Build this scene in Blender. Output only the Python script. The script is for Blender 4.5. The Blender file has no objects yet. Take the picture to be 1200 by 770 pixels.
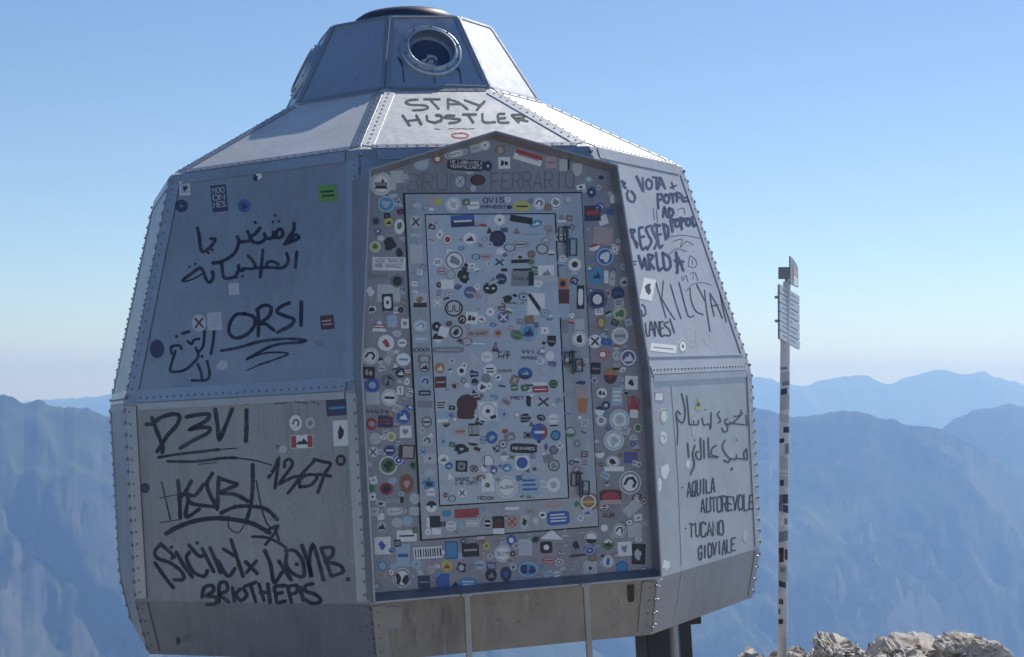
import bpy, bmesh, math, random
import numpy as np
from mathutils import Vector, Matrix
R_ = math.radians
SC = bpy.context.scene
COL = SC.collection
rnd = random.Random(7)

# ------------------------------------------------------------------ camera, sky, sun, exposure
S = 1.7                                   # metres per shelter unit (equator circumradius)
CC = np.array([-1.2075, -5.1548, -0.0201])
YAW, PITCH, ROLL, FOC = 0.2832, 0.0359, -0.0547, 2008.2
def basis(y, p, r):
    cy, sy, cp, sp = math.cos(y), math.sin(y), math.cos(p), math.sin(p)
    f = np.array([sy*cp, cy*cp, sp]); rt = np.array([cy, -sy, 0.]); up = np.cross(rt, f)
    c, s = math.cos(r), math.sin(r)
    return c*rt+s*up, -s*rt+c*up, f
LR, LU_, LF = basis(YAW, PITCH, ROLL)     # camera axes in the shelter's own frame
WR, WU, WF = basis(YAW, PITCH, 0.)        # camera axes in the world: the shelter leans a little, the horizon does not
TILT = np.array([WR, WU, WF]).T @ np.array([LR, LU_, LF])
SHZ = 2.0
def mat3(a): return Matrix([list(map(float, r)) for r in a])
MSH = Matrix.Translation((0, 0, SHZ)) @ mat3(TILT).to_4x4()
CAMW = TILT @ (CC*S) + np.array([0, 0, SHZ])
cam = bpy.data.cameras.new('camera'); camo = bpy.data.objects.new('camera', cam); COL.objects.link(camo)
cam.sensor_width = 36; cam.lens = 36*FOC/1200; cam.clip_start = 0.05; cam.clip_end = 60000
camo.matrix_world = Matrix.Translation(CAMW.tolist()) @ mat3(np.array([WR, WU, -WF]).T).to_4x4()
SC.camera = camo

SUN_AZ, SUN_EL = R_(54), R_(48.5)           # azimuth clockwise from +Y
W = bpy.data.worlds.new('World'); SC.world = W; W.use_nodes = True
nt = W.node_tree; bg = nt.nodes['Background']
sky = nt.nodes.new('ShaderNodeTexSky'); sky.sky_type = 'NISHITA'; sky.sun_disc = False
sky.sun_elevation = SUN_EL; sky.sun_rotation = SUN_AZ; sky.altitude = 2100; sky.air_density = 1.0; sky.dust_density = 0.6; sky.ozone_density = 2.4
hs = nt.nodes.new('ShaderNodeHueSaturation'); hs.inputs['Saturation'].default_value = 1.06; nt.links.new(sky.outputs[0], hs.inputs['Color']); nt.links.new(hs.outputs[0], bg.inputs[0]); bg.inputs[1].default_value = 0.12
sl = bpy.data.lights.new('sun', 'SUN'); sl.energy = 5.0; sl.angle = R_(0.5); sl.color = (1, .95, .88)
so = bpy.data.objects.new('sun', sl); COL.objects.link(so)
sdir = Vector((math.sin(SUN_AZ)*math.cos(SUN_EL), math.cos(SUN_AZ)*math.cos(SUN_EL), math.sin(SUN_EL)))
so.rotation_euler = sdir.to_track_quat('Z', 'Y').to_euler(); so.location = (6, 8, 12)
SC.view_settings.view_transform = 'Standard'; SC.view_settings.look = 'None'; SC.view_settings.gamma = 1
SC.view_settings.exposure = 0.0
SC.cycles.max_bounces = 6; SC.cycles.volume_bounces = 2; SC.cycles.use_denoising = True

# ------------------------------------------------------------------ helpers
def wray(x, y):                            # world direction through a photo pixel, depth 1 along the view axis
    return WF + WR*((x-600)/FOC) + WU*((385-y)/FOC)
def wat(x, y, d): return Vector((CAMW + wray(x, y)*d).tolist())
class Plane:                               # a flat surface of the shelter, in shelter metres
    def __init__(s, p, n):
        s.p = np.array(p, float); s.n = np.array(n, float)/np.linalg.norm(n)
    def hit(s, x, y, off=0.):
        d = LF + LR*((x-600)/FOC) + LU_*((385-y)/FOC)
        o = CC*S; t = ((s.p + s.n*off - o) @ s.n)/(d @ s.n)
        return o + d*t
def link(o, parent=None, kind=None, label=None):
    COL.objects.link(o)
    if parent is not None: o.parent = parent
    if kind: o['kind'] = kind
    if label: o['label'] = label
    return o
def mesh(name, vs, fs, mats, parent=None, kind=None, label=None, mi=None, smooth=False):
    m = bpy.data.meshes.new(name); m.from_pydata([tuple(map(float, v)) for v in vs], [], fs)
    for x in (mats if isinstance(mats, (list, tuple)) else [mats]): m.materials.append(x)
    if mi: m.polygons.foreach_set('material_index', mi)
    if smooth: m.polygons.foreach_set('use_smooth', [True]*len(fs))
    m.update()
    return link(bpy.data.objects.new(name, m), parent, kind, label)
def thing(name, label, cat, loc, group=None):
    o = bpy.data.objects.new(name, None); COL.objects.link(o); o.location = loc; o.empty_display_size = .1
    o['label'] = label; o['category'] = cat
    if group: o['group'] = group
    return o
class MB:
    def __init__(s): s.v = []; s.f = []; s.m = []
    def add(s, vs, fs, m=0):
        b = len(s.v); s.v += [tuple(map(float, v)) for v in vs]; s.f += [[b+i for i in f] for f in fs]; s.m += [m]*len(fs)
    def prism(s, poly, vec, m=0):          # poly: 3D points, extruded by vec, closed
        n = len(poly); a = [np.array(p, float) for p in poly]; b = [p+np.array(vec, float) for p in a]
        s.add(a+b, [list(range(n))[::-1], list(range(n, 2*n))]+[[i, (i+1) % n, n+(i+1) % n, n+i] for i in range(n)], m)
    def box(s, c, h, ax=None, m=0):
        c = np.array(c, float); ax = np.eye(3) if ax is None else np.array(ax, float)
        P = [c+ax[0]*h[0]*i+ax[1]*h[1]*j+ax[2]*h[2]*k for i in (-1, 1) for j in (-1, 1) for k in (-1, 1)]
        s.add(P, [[0, 1, 3, 2], [4, 6, 7, 5], [0, 4, 5, 1], [2, 3, 7, 6], [0, 2, 6, 4], [1, 5, 7, 3]], m)
    def tube(s, a, b, ra, rb=None, n=12, m=0):
        a = np.array(a, float); b = np.array(b, float); rb = ra if rb is None else rb
        d = b-a; d /= np.linalg.norm(d); u = np.cross(d, [0, 0, 1.]) if abs(d[2]) < .9 else np.cross(d, [1., 0, 0])
        u /= np.linalg.norm(u); w = np.cross(d, u)
        P = [a+(u*math.cos(t)+w*math.sin(t))*ra for t in np.arange(n)*2*math.pi/n]+[b+(u*math.cos(t)+w*math.sin(t))*rb for t in np.arange(n)*2*math.pi/n]
        s.add(P, [list(range(n))[::-1], list(range(n, 2*n))]+[[i, (i+1) % n, n+(i+1) % n, n+i] for i in range(n)], m)
    def lathe(s, c, ax, prof, n=32, m=0, closed=False):   # prof: (radius, along) pairs
        c = np.array(c, float); d = np.array(ax, float)/np.linalg.norm(ax)
        u = np.cross(d, [0, 0, 1.]) if abs(d[2]) < .9 else np.cross(d, [1., 0, 0]); u /= np.linalg.norm(u); w = np.cross(d, u)
        P = []
        for r, h in prof: P += [c+d*h+(u*math.cos(t)+w*math.sin(t))*r for t in np.arange(n)*2*math.pi/n]
        F = [[j*n+i, j*n+(i+1) % n, (j+1)*n+(i+1) % n, (j+1)*n+i] for j in range(len(prof)-1) for i in range(n)]
        s.add(P, F, m)
    def build(s, name, mats, parent=None, kind=None, label=None, smooth=False):
        o = mesh(name, s.v, s.f, mats, parent, kind, label, s.m if isinstance(mats, (list, tuple)) else None, smooth)
        return o
def bevel(o, w, seg=2):
    b = o.modifiers.new('bevel', 'BEVEL'); b.width = w; b.segments = seg; b.limit_method = 'ANGLE'; b.angle_limit = R_(35); return o

# ------------------------------------------------------------------ materials
def newmat(name):
    m = bpy.data.materials.new(name); m.use_nodes = True
    return m, m.node_tree, m.node_tree.nodes['Principled BSDF']
def N(t, k, **kw):
    n = t.nodes.new(k)
    for a, b in kw.items():
        if a in ('ins',):
            for i, v in b.items(): n.inputs[i].default_value = v
        else: setattr(n, a, b)
    return n
def ramp(t, a, b, ca=(0, 0, 0, 1), cb=(1, 1, 1, 1)):
    r = N(t, 'ShaderNodeValToRGB'); e = r.color_ramp.elements
    e[0].position = a; e[1].position = b; e[0].color = ca; e[1].color = cb; return r
def mixc(t, fac, a, b, blend='MIX'):
    n = N(t, 'ShaderNodeMix', data_type='RGBA', blend_type=blend)
    if isinstance(fac, (int, float)): n.inputs[0].default_value = fac
    else: t.links.new(fac, n.inputs[0])
    for s_, v in ((6, a), (7, b)):
        if isinstance(v, tuple): n.inputs[s_].default_value = v
        else: t.links.new(v, n.inputs[s_])
    return n.outputs[2]
def metal(name, base, rough=.42, met=.85, dirt=(.16, .13, .10), dirtamt=.35, bump=.45, seed=0.):
    m, t, p = newmat(name); L = t.links.new
    tc = N(t, 'ShaderNodeTexCoord'); mp = N(t, 'ShaderNodeMapping'); L(tc.outputs['Object'], mp.inputs[0]); mp.inputs[1].default_value = (seed, seed*.7, 0)
    big = N(t, 'ShaderNodeTexNoise', ins={'Scale': 1.6, 'Detail': 5., 'Roughness': .6}); L(mp.outputs[0], big.inputs[0])
    st = N(t, 'ShaderNodeMapping'); st.inputs[3].default_value = (22, 22, 1.2); L(mp.outputs[0], st.inputs[0])
    drip = N(t, 'ShaderNodeTexNoise', ins={'Scale': 1., 'Detail': 4., 'Roughness': .65}); L(st.outputs[0], drip.inputs[0])
    fine = N(t, 'ShaderNodeTexNoise', ins={'Scale': 160., 'Detail': 3.}); L(mp.outputs[0], fine.inputs[0])
    sp = N(t, 'ShaderNodeTexNoise', ins={'Scale': 28., 'Detail': 6., 'Roughness': .75}); L(mp.outputs[0], sp.inputs[0])
    r1 = ramp(t, .42, .72); L(drip.outputs[0], r1.inputs[0])
    r2 = ramp(t, .35, .7); L(big.outputs[0], r2.inputs[0])
    mul = N(t, 'ShaderNodeMath', operation='MULTIPLY'); L(r1.outputs[0], mul.inputs[0]); L(r2.outputs[0], mul.inputs[1])
    mul2 = N(t, 'ShaderNodeMath', operation='MULTIPLY'); L(mul.outputs[0], mul2.inputs[0]); mul2.inputs[1].default_value = dirtamt
    b2 = tuple(c*.86 for c in base)+(1,)
    c1 = mixc(t, r2.outputs[0], base+(1,), b2)
    r3 = ramp(t, .6, .74); L(sp.outputs[0], r3.inputs[0])
    sm = N(t, 'ShaderNodeMath', operation='MULTIPLY'); L(r3.outputs[0], sm.inputs[0]); sm.inputs[1].default_value = dirtamt*.9
    c2 = mixc(t, mul2.outputs[0], c1, dirt+(1,)); c3 = mixc(t, sm.outputs[0], c2, dirt+(1,))
    st2 = N(t, 'ShaderNodeMapping'); st2.inputs[3].default_value = (30, 30, 2.2); L(mp.outputs[0], st2.inputs[0]); st2.inputs[1].default_value = (3, 1, seed)
    pale = N(t, 'ShaderNodeTexNoise', ins={'Scale': 1., 'Detail': 6., 'Roughness': .8}); L(st2.outputs[0], pale.inputs[0])
    r4 = ramp(t, .56, .74); L(pale.outputs[0], r4.inputs[0])
    sm4 = N(t, 'ShaderNodeMath', operation='MULTIPLY'); L(r4.outputs[0], sm4.inputs[0]); sm4.inputs[1].default_value = dirtamt*.55
    c3 = mixc(t, sm4.outputs[0], c3, tuple(min(.8, c*1.7+.05) for c in base)+(1,))
    sc1 = N(t, 'ShaderNodeMapping'); sc1.inputs[2].default_value = (0, .7, .4); sc1.inputs[3].default_value = (3, 90, 60); L(mp.outputs[0], sc1.inputs[0])
    scr = N(t, 'ShaderNodeTexNoise', ins={'Scale': 1.4, 'Detail': 5., 'Roughness': .6}); L(sc1.outputs[0], scr.inputs[0])
    r5 = ramp(t, .66, .72); L(scr.outputs[0], r5.inputs[0])
    sm5 = N(t, 'ShaderNodeMath', operation='MULTIPLY'); L(r5.outputs[0], sm5.inputs[0]); sm5.inputs[1].default_value = dirtamt*.5
    c3 = mixc(t, sm5.outputs[0], c3, tuple(min(.85, c*1.9+.08) for c in base)+(1,))
    L(c3, p.inputs['Base Color'])
    rr = N(t, 'ShaderNodeMapRange'); L(sp.outputs[0], rr.inputs[0]); rr.inputs[1].default_value = .3; rr.inputs[2].default_value = .7
    rr.inputs[3].default_value = rough-.07; rr.inputs[4].default_value = rough+.1; L(rr.outputs[0], p.inputs['Roughness'])
    mt = N(t, 'ShaderNodeMapRange'); L(mul2.outputs[0], mt.inputs[0]); mt.inputs[3].default_value = met; mt.inputs[4].default_value = met*.3; L(mt.outputs[0], p.inputs['Metallic'])
    dent = N(t, 'ShaderNodeTexNoise', ins={'Scale': 3.2, 'Detail': 2.}); L(mp.outputs[0], dent.inputs[0])
    bp = N(t, 'ShaderNodeBump', ins={'Strength': bump, 'Distance': .02}); L(dent.outputs[0], bp.inputs['Height'])
    bp2 = N(t, 'ShaderNodeBump', ins={'Strength': .12, 'Distance': .0015}); L(fine.outputs[0], bp2.inputs['Height']); L(bp.outputs[0], bp2.inputs['Normal'])
    L(bp2.outputs[0], p.inputs['Normal'])
    return m
def plain(name, c, rough=.5, met=0., var=.12, scale=60.):
    m, t, p = newmat(name); L = t.links.new
    tc = N(t, 'ShaderNodeTexCoord'); n = N(t, 'ShaderNodeTexNoise', ins={'Scale': scale, 'Detail': 4., 'Roughness': .7}); L(tc.outputs['Object'], n.inputs[0])
    r = ramp(t, .35, .75); L(n.outputs[0], r.inputs[0])
    g = sum(c)/3; w = tuple(x*(1-var)+ (g*.8+.04)*var for x in c)
    cc = mixc(t, r.outputs[0], c+(1,), tuple(x*(1-var) for x in w)+(1,)); L(cc, p.inputs['Base Color'])
    p.inputs['Roughness'].default_value = rough; p.inputs['Metallic'].default_value = met
    return m
M_wall = metal('aluminium_sheet', (.34, .36, .40), .42, .72)
M_wallr2 = metal('sunlit_skirt_sheet', (.40, .39, .40), .45, .5, seed=51.)  # paler skirt copy for the right side, sunlight put into its colour
M_wallr = metal('sunlit_aluminium_sheet', (.48, .48, .49), .45, .5, dirt=(.3, .29, .28), seed=45.)  # paler copy of the wall sheet; grazing sun is part of the colour
M_wall2 = metal('aluminium_sheet_worn', (.33, .33, .35), .45, .62, dirtamt=.55, seed=3.)
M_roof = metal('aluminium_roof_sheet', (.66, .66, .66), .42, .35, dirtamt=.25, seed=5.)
M_tur = metal('aluminium_turret_sheet', (.46, .52, .60), .38, .8, seed=8.)
M_skirt = metal('aluminium_skirt_sheet', (.31, .31, .335), .44, .6, dirtamt=.6, seed=11.)
M_skirtf = metal('stained_groundlit_skirt_sheet', (.31, .295, .28), .47, .6, dirt=(.11, .09, .07), dirtamt=.9, seed=14.)  # stains, plus a tan tint standing in for light off the ground
M_strip = metal('seam_strip_metal', (.40, .42, .46), .36, dirtamt=.3, bump=.1, seed=17.)
M_turs = metal('sunny_turret_sheet', (.84, .84, .83), .38, .12, dirtamt=.08, bump=.05, seed=61.)  # whitened copy of the turret sheet; the sun's glare is in the colour
M_ridge = metal('lit_ridge_metal', (.80, .79, .76), .35, .3, dirtamt=.12, bump=.1, seed=19.)  # paler than the seam strips; their lit gloss is put into the colour
M_rivet = metal('rivet_metal', (.30, .31, .33), .45, .7, dirtamt=.2, bump=.05)
M_plate = metal('entrance_plate_metal', (.31, .30, .33), .46, .7, dirtamt=.5, bump=.15, seed=21.)
M_frame = metal('door_frame_metal', (.40, .42, .46), .45, .75, dirtamt=.4, bump=.15, seed=23.)
M_leaf = metal('door_leaf_metal', (.47, .50, .55), .44, .75, dirtamt=.25, bump=.12, seed=27.)
M_lip = metal('entrance_lip_metal', (.34, .34, .38), .42, .75, dirtamt=.3, bump=.15, seed=31.)
M_dark = plain('dark_paint', (.02, .022, .03), .45)
M_hw = plain('dark_hardware', (.085, .095, .12), .45, .4)
M_hood = plain('hood_rubber', (.03, .035, .07), .5)
M_glass, t_, p_ = newmat('porthole_glass'); p_.inputs['Base Color'].default_value = (.035, .06, .13, 1); p_.inputs['Roughness'].default_value = .2; p_.inputs['Metallic'].default_value = .0; p_.inputs['Specular IOR Level'].default_value = .6
M_rail = metal('galvanised_steel', (.42, .41, .39), .5, .6, dirtamt=.5, seed=37.)
def inkmat(name, c, worn):
    m, t, p = newmat(name); L = t.links.new
    tc = N(t, 'ShaderNodeTexCoord'); n = N(t, 'ShaderNodeTexNoise', ins={'Scale': 45., 'Detail': 6., 'Roughness': .75}); L(tc.outputs['Object'], n.inputs[0])
    n2 = N(t, 'ShaderNodeTexNoise', ins={'Scale': 7., 'Detail': 3.}); L(tc.outputs['Object'], n2.inputs[0])
    a = N(t, 'ShaderNodeMath', operation='MULTIPLY'); L(n.outputs[0], a.inputs[0]); L(n2.outputs[0], a.inputs[1])
    r = ramp(t, .22, .42); L(a.outputs[0], r.inputs[0]); L(mixc(t, r.outputs[0], c+(1,), worn+(1,)), p.inputs['Base Color'])
    p.inputs['Roughness'].default_value = .45; return m
M_inkb = inkmat('blue_marker_ink', (.015, .022, .075), (.07, .085, .16))
M_ink = inkmat('marker_ink', (.013, .016, .036), (.075, .08, .11))
M_ink2 = plain('faded_ink', (.055, .075, .085), .5, 0, .2)
M_chalk = plain('chalk_line', (.42, .44, .47), .8, 0, .2)
M_relief = plain('relief_letters', (.16, .165, .20), .45, .3)
CM = {k: plain('print_'+n, tuple(.85*q+.15*(.12+.5*sum(c)/3) for q in c), .45) for k, n, c in [
 ('W', 'white', (.80, .80, .80)), ('K', 'black', (.02, .02, .024)), ('B', 'blue', (.03, .12, .42)), ('N', 'navy', (.025, .035, .12)),
 ('R', 'red', (.42, .04, .05)), ('G', 'green', (.07, .22, .06)), ('Y', 'yellow', (.55, .50, .10)), ('O', 'orange', (.52, .20, .06)),
 ('P', 'pink', (.48, .36, .36)), ('T', 'tan', (.28, .18, .10)), ('S', 'grey', (.24, .26, .29)), ('L', 'light_grey', (.52, .54, .56)),
 ('M', 'maroon', (.10, .03, .035)), ('V', 'purple', (.13, .12, .30)), ('c', 'pale_cyan', (.36, .50, .60)), ('C', 'sky_blue', (.06, .28, .50)),
 ('E', 'lime', (.12, .38, .04))]}
CK = list(CM); CI = {k: i for i, k in enumerate(CK)}; CL = [CM[k] for k in CK]

# ------------------------------------------------------------------ far setting: terrain, haze
def hash2(ix, iy, s):
    h = (ix*374761393 + iy*668265263 + s*1274126177) & 0xffffffff
    h = ((h ^ (h >> 13))*1274126177) & 0xffffffff
    return ((h ^ (h >> 16)) & 0xffff)/65535.
def vnoise(x, y, s):
    ix = np.floor(x).astype(np.int64); iy = np.floor(y).astype(np.int64); fx = x-ix; fy = y-iy
    fx = fx*fx*fx*(fx*(fx*6-15)+10); fy = fy*fy*fy*(fy*(fy*6-15)+10)
    a = hash2(ix, iy, s); b = hash2(ix+1, iy, s); c = hash2(ix, iy+1, s); d = hash2(ix+1, iy+1, s)
    return (a*(1-fx)+b*fx)*(1-fy)+(c*(1-fx)+d*fx)*fy
def fbm(x, y, s, o=5, ridged=False, g=.5):
    v = 0; a = 1; tot = 0
    for i in range(o):
        n = vnoise(x*2**i+i*17.3, y*2**i-i*9.1, s+i)
        if ridged: n = 1-abs(2*n-1)
        v = v+a*n; tot += a; a *= g
    return v/tot
FX = np.array([WF[0], WF[1]])/math.hypot(WF[0], WF[1]); RX = np.array([WR[0], WR[1]])
CAMZ = float(CAMW[2])
def ridge(pts, D):                           # photo pixels of a skyline -> lateral tangent, height at distance D
    p = np.array(pts, float); return (p[:, 0]-600)/FOC, CAMZ + D*(457-p[:, 1])/FOC
rl = ridge([(-900, 500), (-400, 430), (-120, 452), (0, 459), (4, 459), (13, 463), (29, 470), (44, 467), (57, 473), (75, 476), (88, 473), (106, 479), (119, 485), (132, 487), (180, 500), (260, 520), (380, 560), (520, 640), (700, 760), (900, 900)], 3400)
rm = ridge([(300, 700), (500, 560), (640, 510), (760, 488), (886, 478), (899, 477), (911, 484), (929, 488), (947, 484), (974, 480), (1002, 481), (1033, 489), (1056, 495), (1083, 498), (1099, 502), (1130, 515), (1200, 560), (1350, 680), (1500, 800)], 4500)
rn = ridge([(700, 700), (900, 600), (1000, 545), (1060, 520), (1099, 503), (1115, 493), (1138, 481), (1161, 475), (1183, 472), (1200, 474), (1300, 462), (1500, 480), (2200, 520)], 5700)
rf = ridge([(-3000, 450), (-900, 455), (0, 470), (200, 455), (500, 462), (760, 450), (884, 441), (911, 445), (947, 450), (965, 445), (1002, 439), (1024, 443), (1038, 448), (1056, 445), (1079, 438), (1097, 432), (1115, 437), (1147, 436), (1174, 443), (1200, 451), (1300, 470), (1600, 455), (3000, 470)], 11300)
def height(X, Y):
    dx = X-CAMW[0]; dy = Y-CAMW[1]
    f = dx*FX[0]+dy*FX[1]; l = dx*RX[0]+dy*RX[1]; r = np.hypot(dx, dy)
    tan = np.where(f > 1, l/np.maximum(f, 1), np.sign(l)*9)
    n1 = fbm(X/1500, Y/1500, 3, 6, True); n2 = fbm(X/500, Y/500, 11, 5); n3 = fbm(X/170, Y/170, 23, 4, True)
    base = -1380+300*(n2-.5)+np.maximum(0, (r-9000))*.02
    H = base
    for (t, z), D, sl, amp in ((rl, 3400, .66, 420), (rm, 4500, .62, 300), (rn, 5700, .55, 320), (rf, 11300, .40, 700)):
        tn = np.clip(tan, -3, 3)
        d = f-D
        wob = np.abs(d)
        zz = np.interp(tan, t, z) + (60 if D > 9000 else 18)*np.exp(-wob/90)*(fbm(tn*60+D, tn*0+D*.01, 61, 5, True)-.62)
        k = np.clip(wob/300, 0, 1)
        wl = l+220*(n2-.5); wd = d+220*(n3-.5)
        sp1 = fbm((wl*.80+wd*.60)/520, (wd*.80-wl*.60)/900, 31, 6, True)
        sp2 = fbm((wl*.60-wd*.80)/230, (wd*.6+wl*.8)/330, 37, 5, True)
        hh = zz - sl*(wob**1.06)*.72 + amp*k*(n1-.62) + 215*k*(sp1-.62) + 42*k*(sp2-.6)
        cap = zz - wob*.10
        hh = np.minimum(hh, cap)
        H = np.where(f > D*.3, np.maximum(H, hh), H)
    # all other directions: a ring of mountains so the land closes everywhere
    ring = 40+300*(fbm(X/2500, Y/2500, 51, 5, True)-.6) - np.abs(r-9800)*.35
    H = np.maximum(H, np.where(np.abs(tan) > .5, ring, -9e3))
    # the summit that carries the shelter
    cx, cy = CAMW[0]+FX[0]*3.0, CAMW[1]+FX[1]*3.0
    ff = (X-cx)*FX[0]+(Y-cy)*FX[1]; ll = (X-cx)*RX[0]+(Y-cy)*RX[1]
    rr = np.hypot(np.where(ff > 0, ff/8.6, ff/22), ll/13.)
    near = .22*(fbm(X/1.6, Y/1.6, 71, 5)-.55)+.10*(fbm(X/.5, Y/.5, 77, 3, True)-.6)
    drop = np.maximum(0, rr-1)
    Rm = np.hypot(X-cx, Y-cy)
    out = near - np.maximum(0, drop)*7.5*np.minimum(1, 1) ; out = np.where(rr > 1.0, near-(Rm-Rm/np.maximum(rr, 1e-3))*.80 + np.clip((Rm-30)/300, 0, 1)*160*(n3-.6), near)
    return np.maximum(H, out)
def build_terrain():
    az = np.concatenate([np.linspace(-180, -19, 100)[:-1], np.linspace(-19, 19, 900), np.linspace(19, 180, 100)[1:]])
    rr = np.concatenate([np.geomspace(.6, 60, 130), np.geomspace(60, 1900, 60)[1:], np.geomspace(1900, 6200, 320)[1:], np.geomspace(6200, 12600, 120)[1:]])
    A, RR = np.meshgrid(np.radians(az[:-1]), rr)
    X = CAMW[0]+RR*(np.cos(A)*FX[0]+np.sin(A)*RX[0]); Y = CAMW[1]+RR*(np.cos(A)*FX[1]+np.sin(A)*RX[1])
    Z = height(X, Y)
    n = A.shape[1]; m = A.shape[0]
    V = np.stack([X, Y, Z], -1).reshape(-1, 3)
    c = np.array([[CAMW[0], CAMW[1], Z[0].mean()]]); V = np.concatenate([V, c])
    i = np.arange(m-1)[:, None]*n; j = np.arange(n)[None, :]; j2 = (j+1) % n
    Q = np.stack([i+j, i+j2, i+n+j2, i+n+j], -1).reshape(-1, 4)[:, ::-1]
    me = bpy.data.meshes.new('mountain_terrain')
    T = np.stack([np.arange(n), (np.arange(n)+1) % n, np.full(n, len(V)-1)], -1)
    me.vertices.add(len(V)); me.vertices.foreach_set('co', V.ravel())
    nl = Q.size+T.size; me.loops.add(nl); me.loops.foreach_set('vertex_index', np.concatenate([Q.ravel(), T.ravel()]))
    me.polygons.add(len(Q)+len(T)); me.polygons.foreach_set('loop_start', np.concatenate([np.arange(len(Q))*4, Q.size+np.arange(len(T))*3]))
    me.polygons.foreach_set('use_smooth', np.ones(len(Q)+len(T), bool))
    me.update(calc_edges=True); me.validate()
    m_, t, p = newmat('mountain_ground'); L = t.links.new
    geo = N(t, 'ShaderNodeNewGeometry'); sep = N(t, 'ShaderNodeSeparateXYZ'); L(geo.outputs['Normal'], sep.inputs[0])
    pos = N(t, 'ShaderNodeSeparateXYZ'); L(geo.outputs['Position'], pos.inputs[0])
    nz = N(t, 'ShaderNodeTexNoise', ins={'Scale': .0028, 'Detail': 10., 'Roughness': .7}); L(geo.outputs['Position'], nz.inputs[0])
    nf = N(t, 'ShaderNodeTexNoise', ins={'Scale': .03, 'Detail': 6., 'Roughness': .7}); L(geo.outputs['Position'], nf.inputs[0])
    r0 = ramp(t, .44, .56, (.012, .022, .012, 1), (.065, .085, .04, 1)); L(nz.outputs[0], r0.inputs[0])
    ad = N(t, 'ShaderNodeMath', operation='MULTIPLY_ADD'); L(nf.outputs[0], ad.inputs[0]); ad.inputs[1].default_value = .5; L(sep.outputs[2], ad.inputs[2])
    r1 = ramp(t, .92, 1.06, (1, 1, 1, 1), (0, 0, 0, 1)); L(ad.outputs[0], r1.inputs[0])
    c1 = mixc(t, r1.outputs[0], r0.outputs[0], (.095, .095, .088, 1))
    r2 = ramp(t, .56, .66); L(nf.outputs[0], r2.inputs[0])
    mm = N(t, 'ShaderNodeMath', operation='MULTIPLY'); L(r2.outputs[0], mm.inputs[0]); mm.inputs[1].default_value = .5
    c2 = mixc(t, mm.outputs[0], c1, (.095, .10, .06, 1))
    # bare limestone on the summit itself
    nn = N(t, 'ShaderNodeTexNoise', ins={'Scale': 2.2, 'Detail': 8., 'Roughness': .7}); L(geo.outputs['Position'], nn.inputs[0])
    r3 = ramp(t, .3, .7, (.26, .24, .21, 1), (.46, .43, .39, 1)); L(nn.outputs[0], r3.inputs[0])
    mr = N(t, 'ShaderNodeMapRange'); L(pos.outputs[2], mr.inputs[0]); mr.inputs[1].default_value = -60; mr.inputs[2].default_value = -12
    ds = N(t, 'ShaderNodeVectorMath', operation='DISTANCE'); L(geo.outputs['Position'], ds.inputs[0]); ds.inputs[1].default_value = (0, 0, 0)
    lt = N(t, 'ShaderNodeMath', operation='LESS_THAN'); L(ds.outputs['Value'], lt.inputs[0]); lt.inputs[1].default_value = 140
    mk = N(t, 'ShaderNodeMath', operation='MULTIPLY'); L(mr.outputs[0], mk.inputs[0]); L(lt.outputs[0], mk.inputs[1])
    c3 = mixc(t, mk.outputs[0], c2, r3.outputs[0])
    L(c3, p.inputs['Base Color']); p.inputs['Roughness'].default_value = .95; p.inputs['Specular IOR Level'].default_value = .1
    me.materials.append(m_)
    link(bpy.data.objects.new('mountain_terrain', me), None, 'structure')
    return float(Z.min())
ZMIN = build_terrain()
hz, t, p = newmat('haze_air'); t.nodes.remove(p)
pv = N(t, 'ShaderNodeVolumePrincipled'); pv.inputs['Color'].default_value = (.30, .52, 1, 1); pv.inputs['Absorption Color'].default_value = (.55, .61, 1, 1); pv.inputs['Density'].default_value = 1/4600.; pv.inputs['Anisotropy'].default_value = .35
t.links.new(pv.outputs[0], t.nodes['Material Output'].inputs['Volume'])
mb = MB(); zb, zt = ZMIN-1, 200.
mb.box((CAMW[0], CAMW[1], (zb+zt)/2), (13200, 13200, (zt-zb)/2))
hob = mb.build('haze', hz, None, 'stuff')

# ------------------------------------------------------------------ shelter
shelter = thing('mountain_shelter', 'eight-sided riveted aluminium bivouac capsule with porthole turret, covered in graffiti and stickers', 'bivouac shelter', (0, 0, 0))
shelter.matrix_world = MSH
RG = {'s': (.8288, .6306), 'e': (1., 0.), 'c': (.9947, -.5339), 'b': (.963, -.6819), 'tb': (.4086, .8592), 'tt': (.2688, 1.1038)}
def rv(k, ring):
    r, z = RG[ring]; a = -math.pi/2+(k-.5)*math.pi/4
    return np.array([r*math.cos(a), r*math.sin(a), z])*S
def face_plane(k, lo, hi):
    a, b, c = rv(k, lo), rv(k+1, lo), rv(k, hi); n = np.cross(b-a, c-a); return Plane(a, n)
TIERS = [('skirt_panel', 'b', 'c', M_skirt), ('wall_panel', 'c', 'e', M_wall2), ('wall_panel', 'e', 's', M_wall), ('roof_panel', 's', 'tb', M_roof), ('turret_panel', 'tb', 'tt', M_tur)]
FP = {}
PORT_R = .068*S
def port_centre(k):
    P = face_plane(k, 'tb', 'tt'); c = (rv(k, 'tb')+rv(k+1, 'tb')+rv(k, 'tt')+rv(k+1, 'tt'))/4
    return P, c
panels = {}
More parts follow.
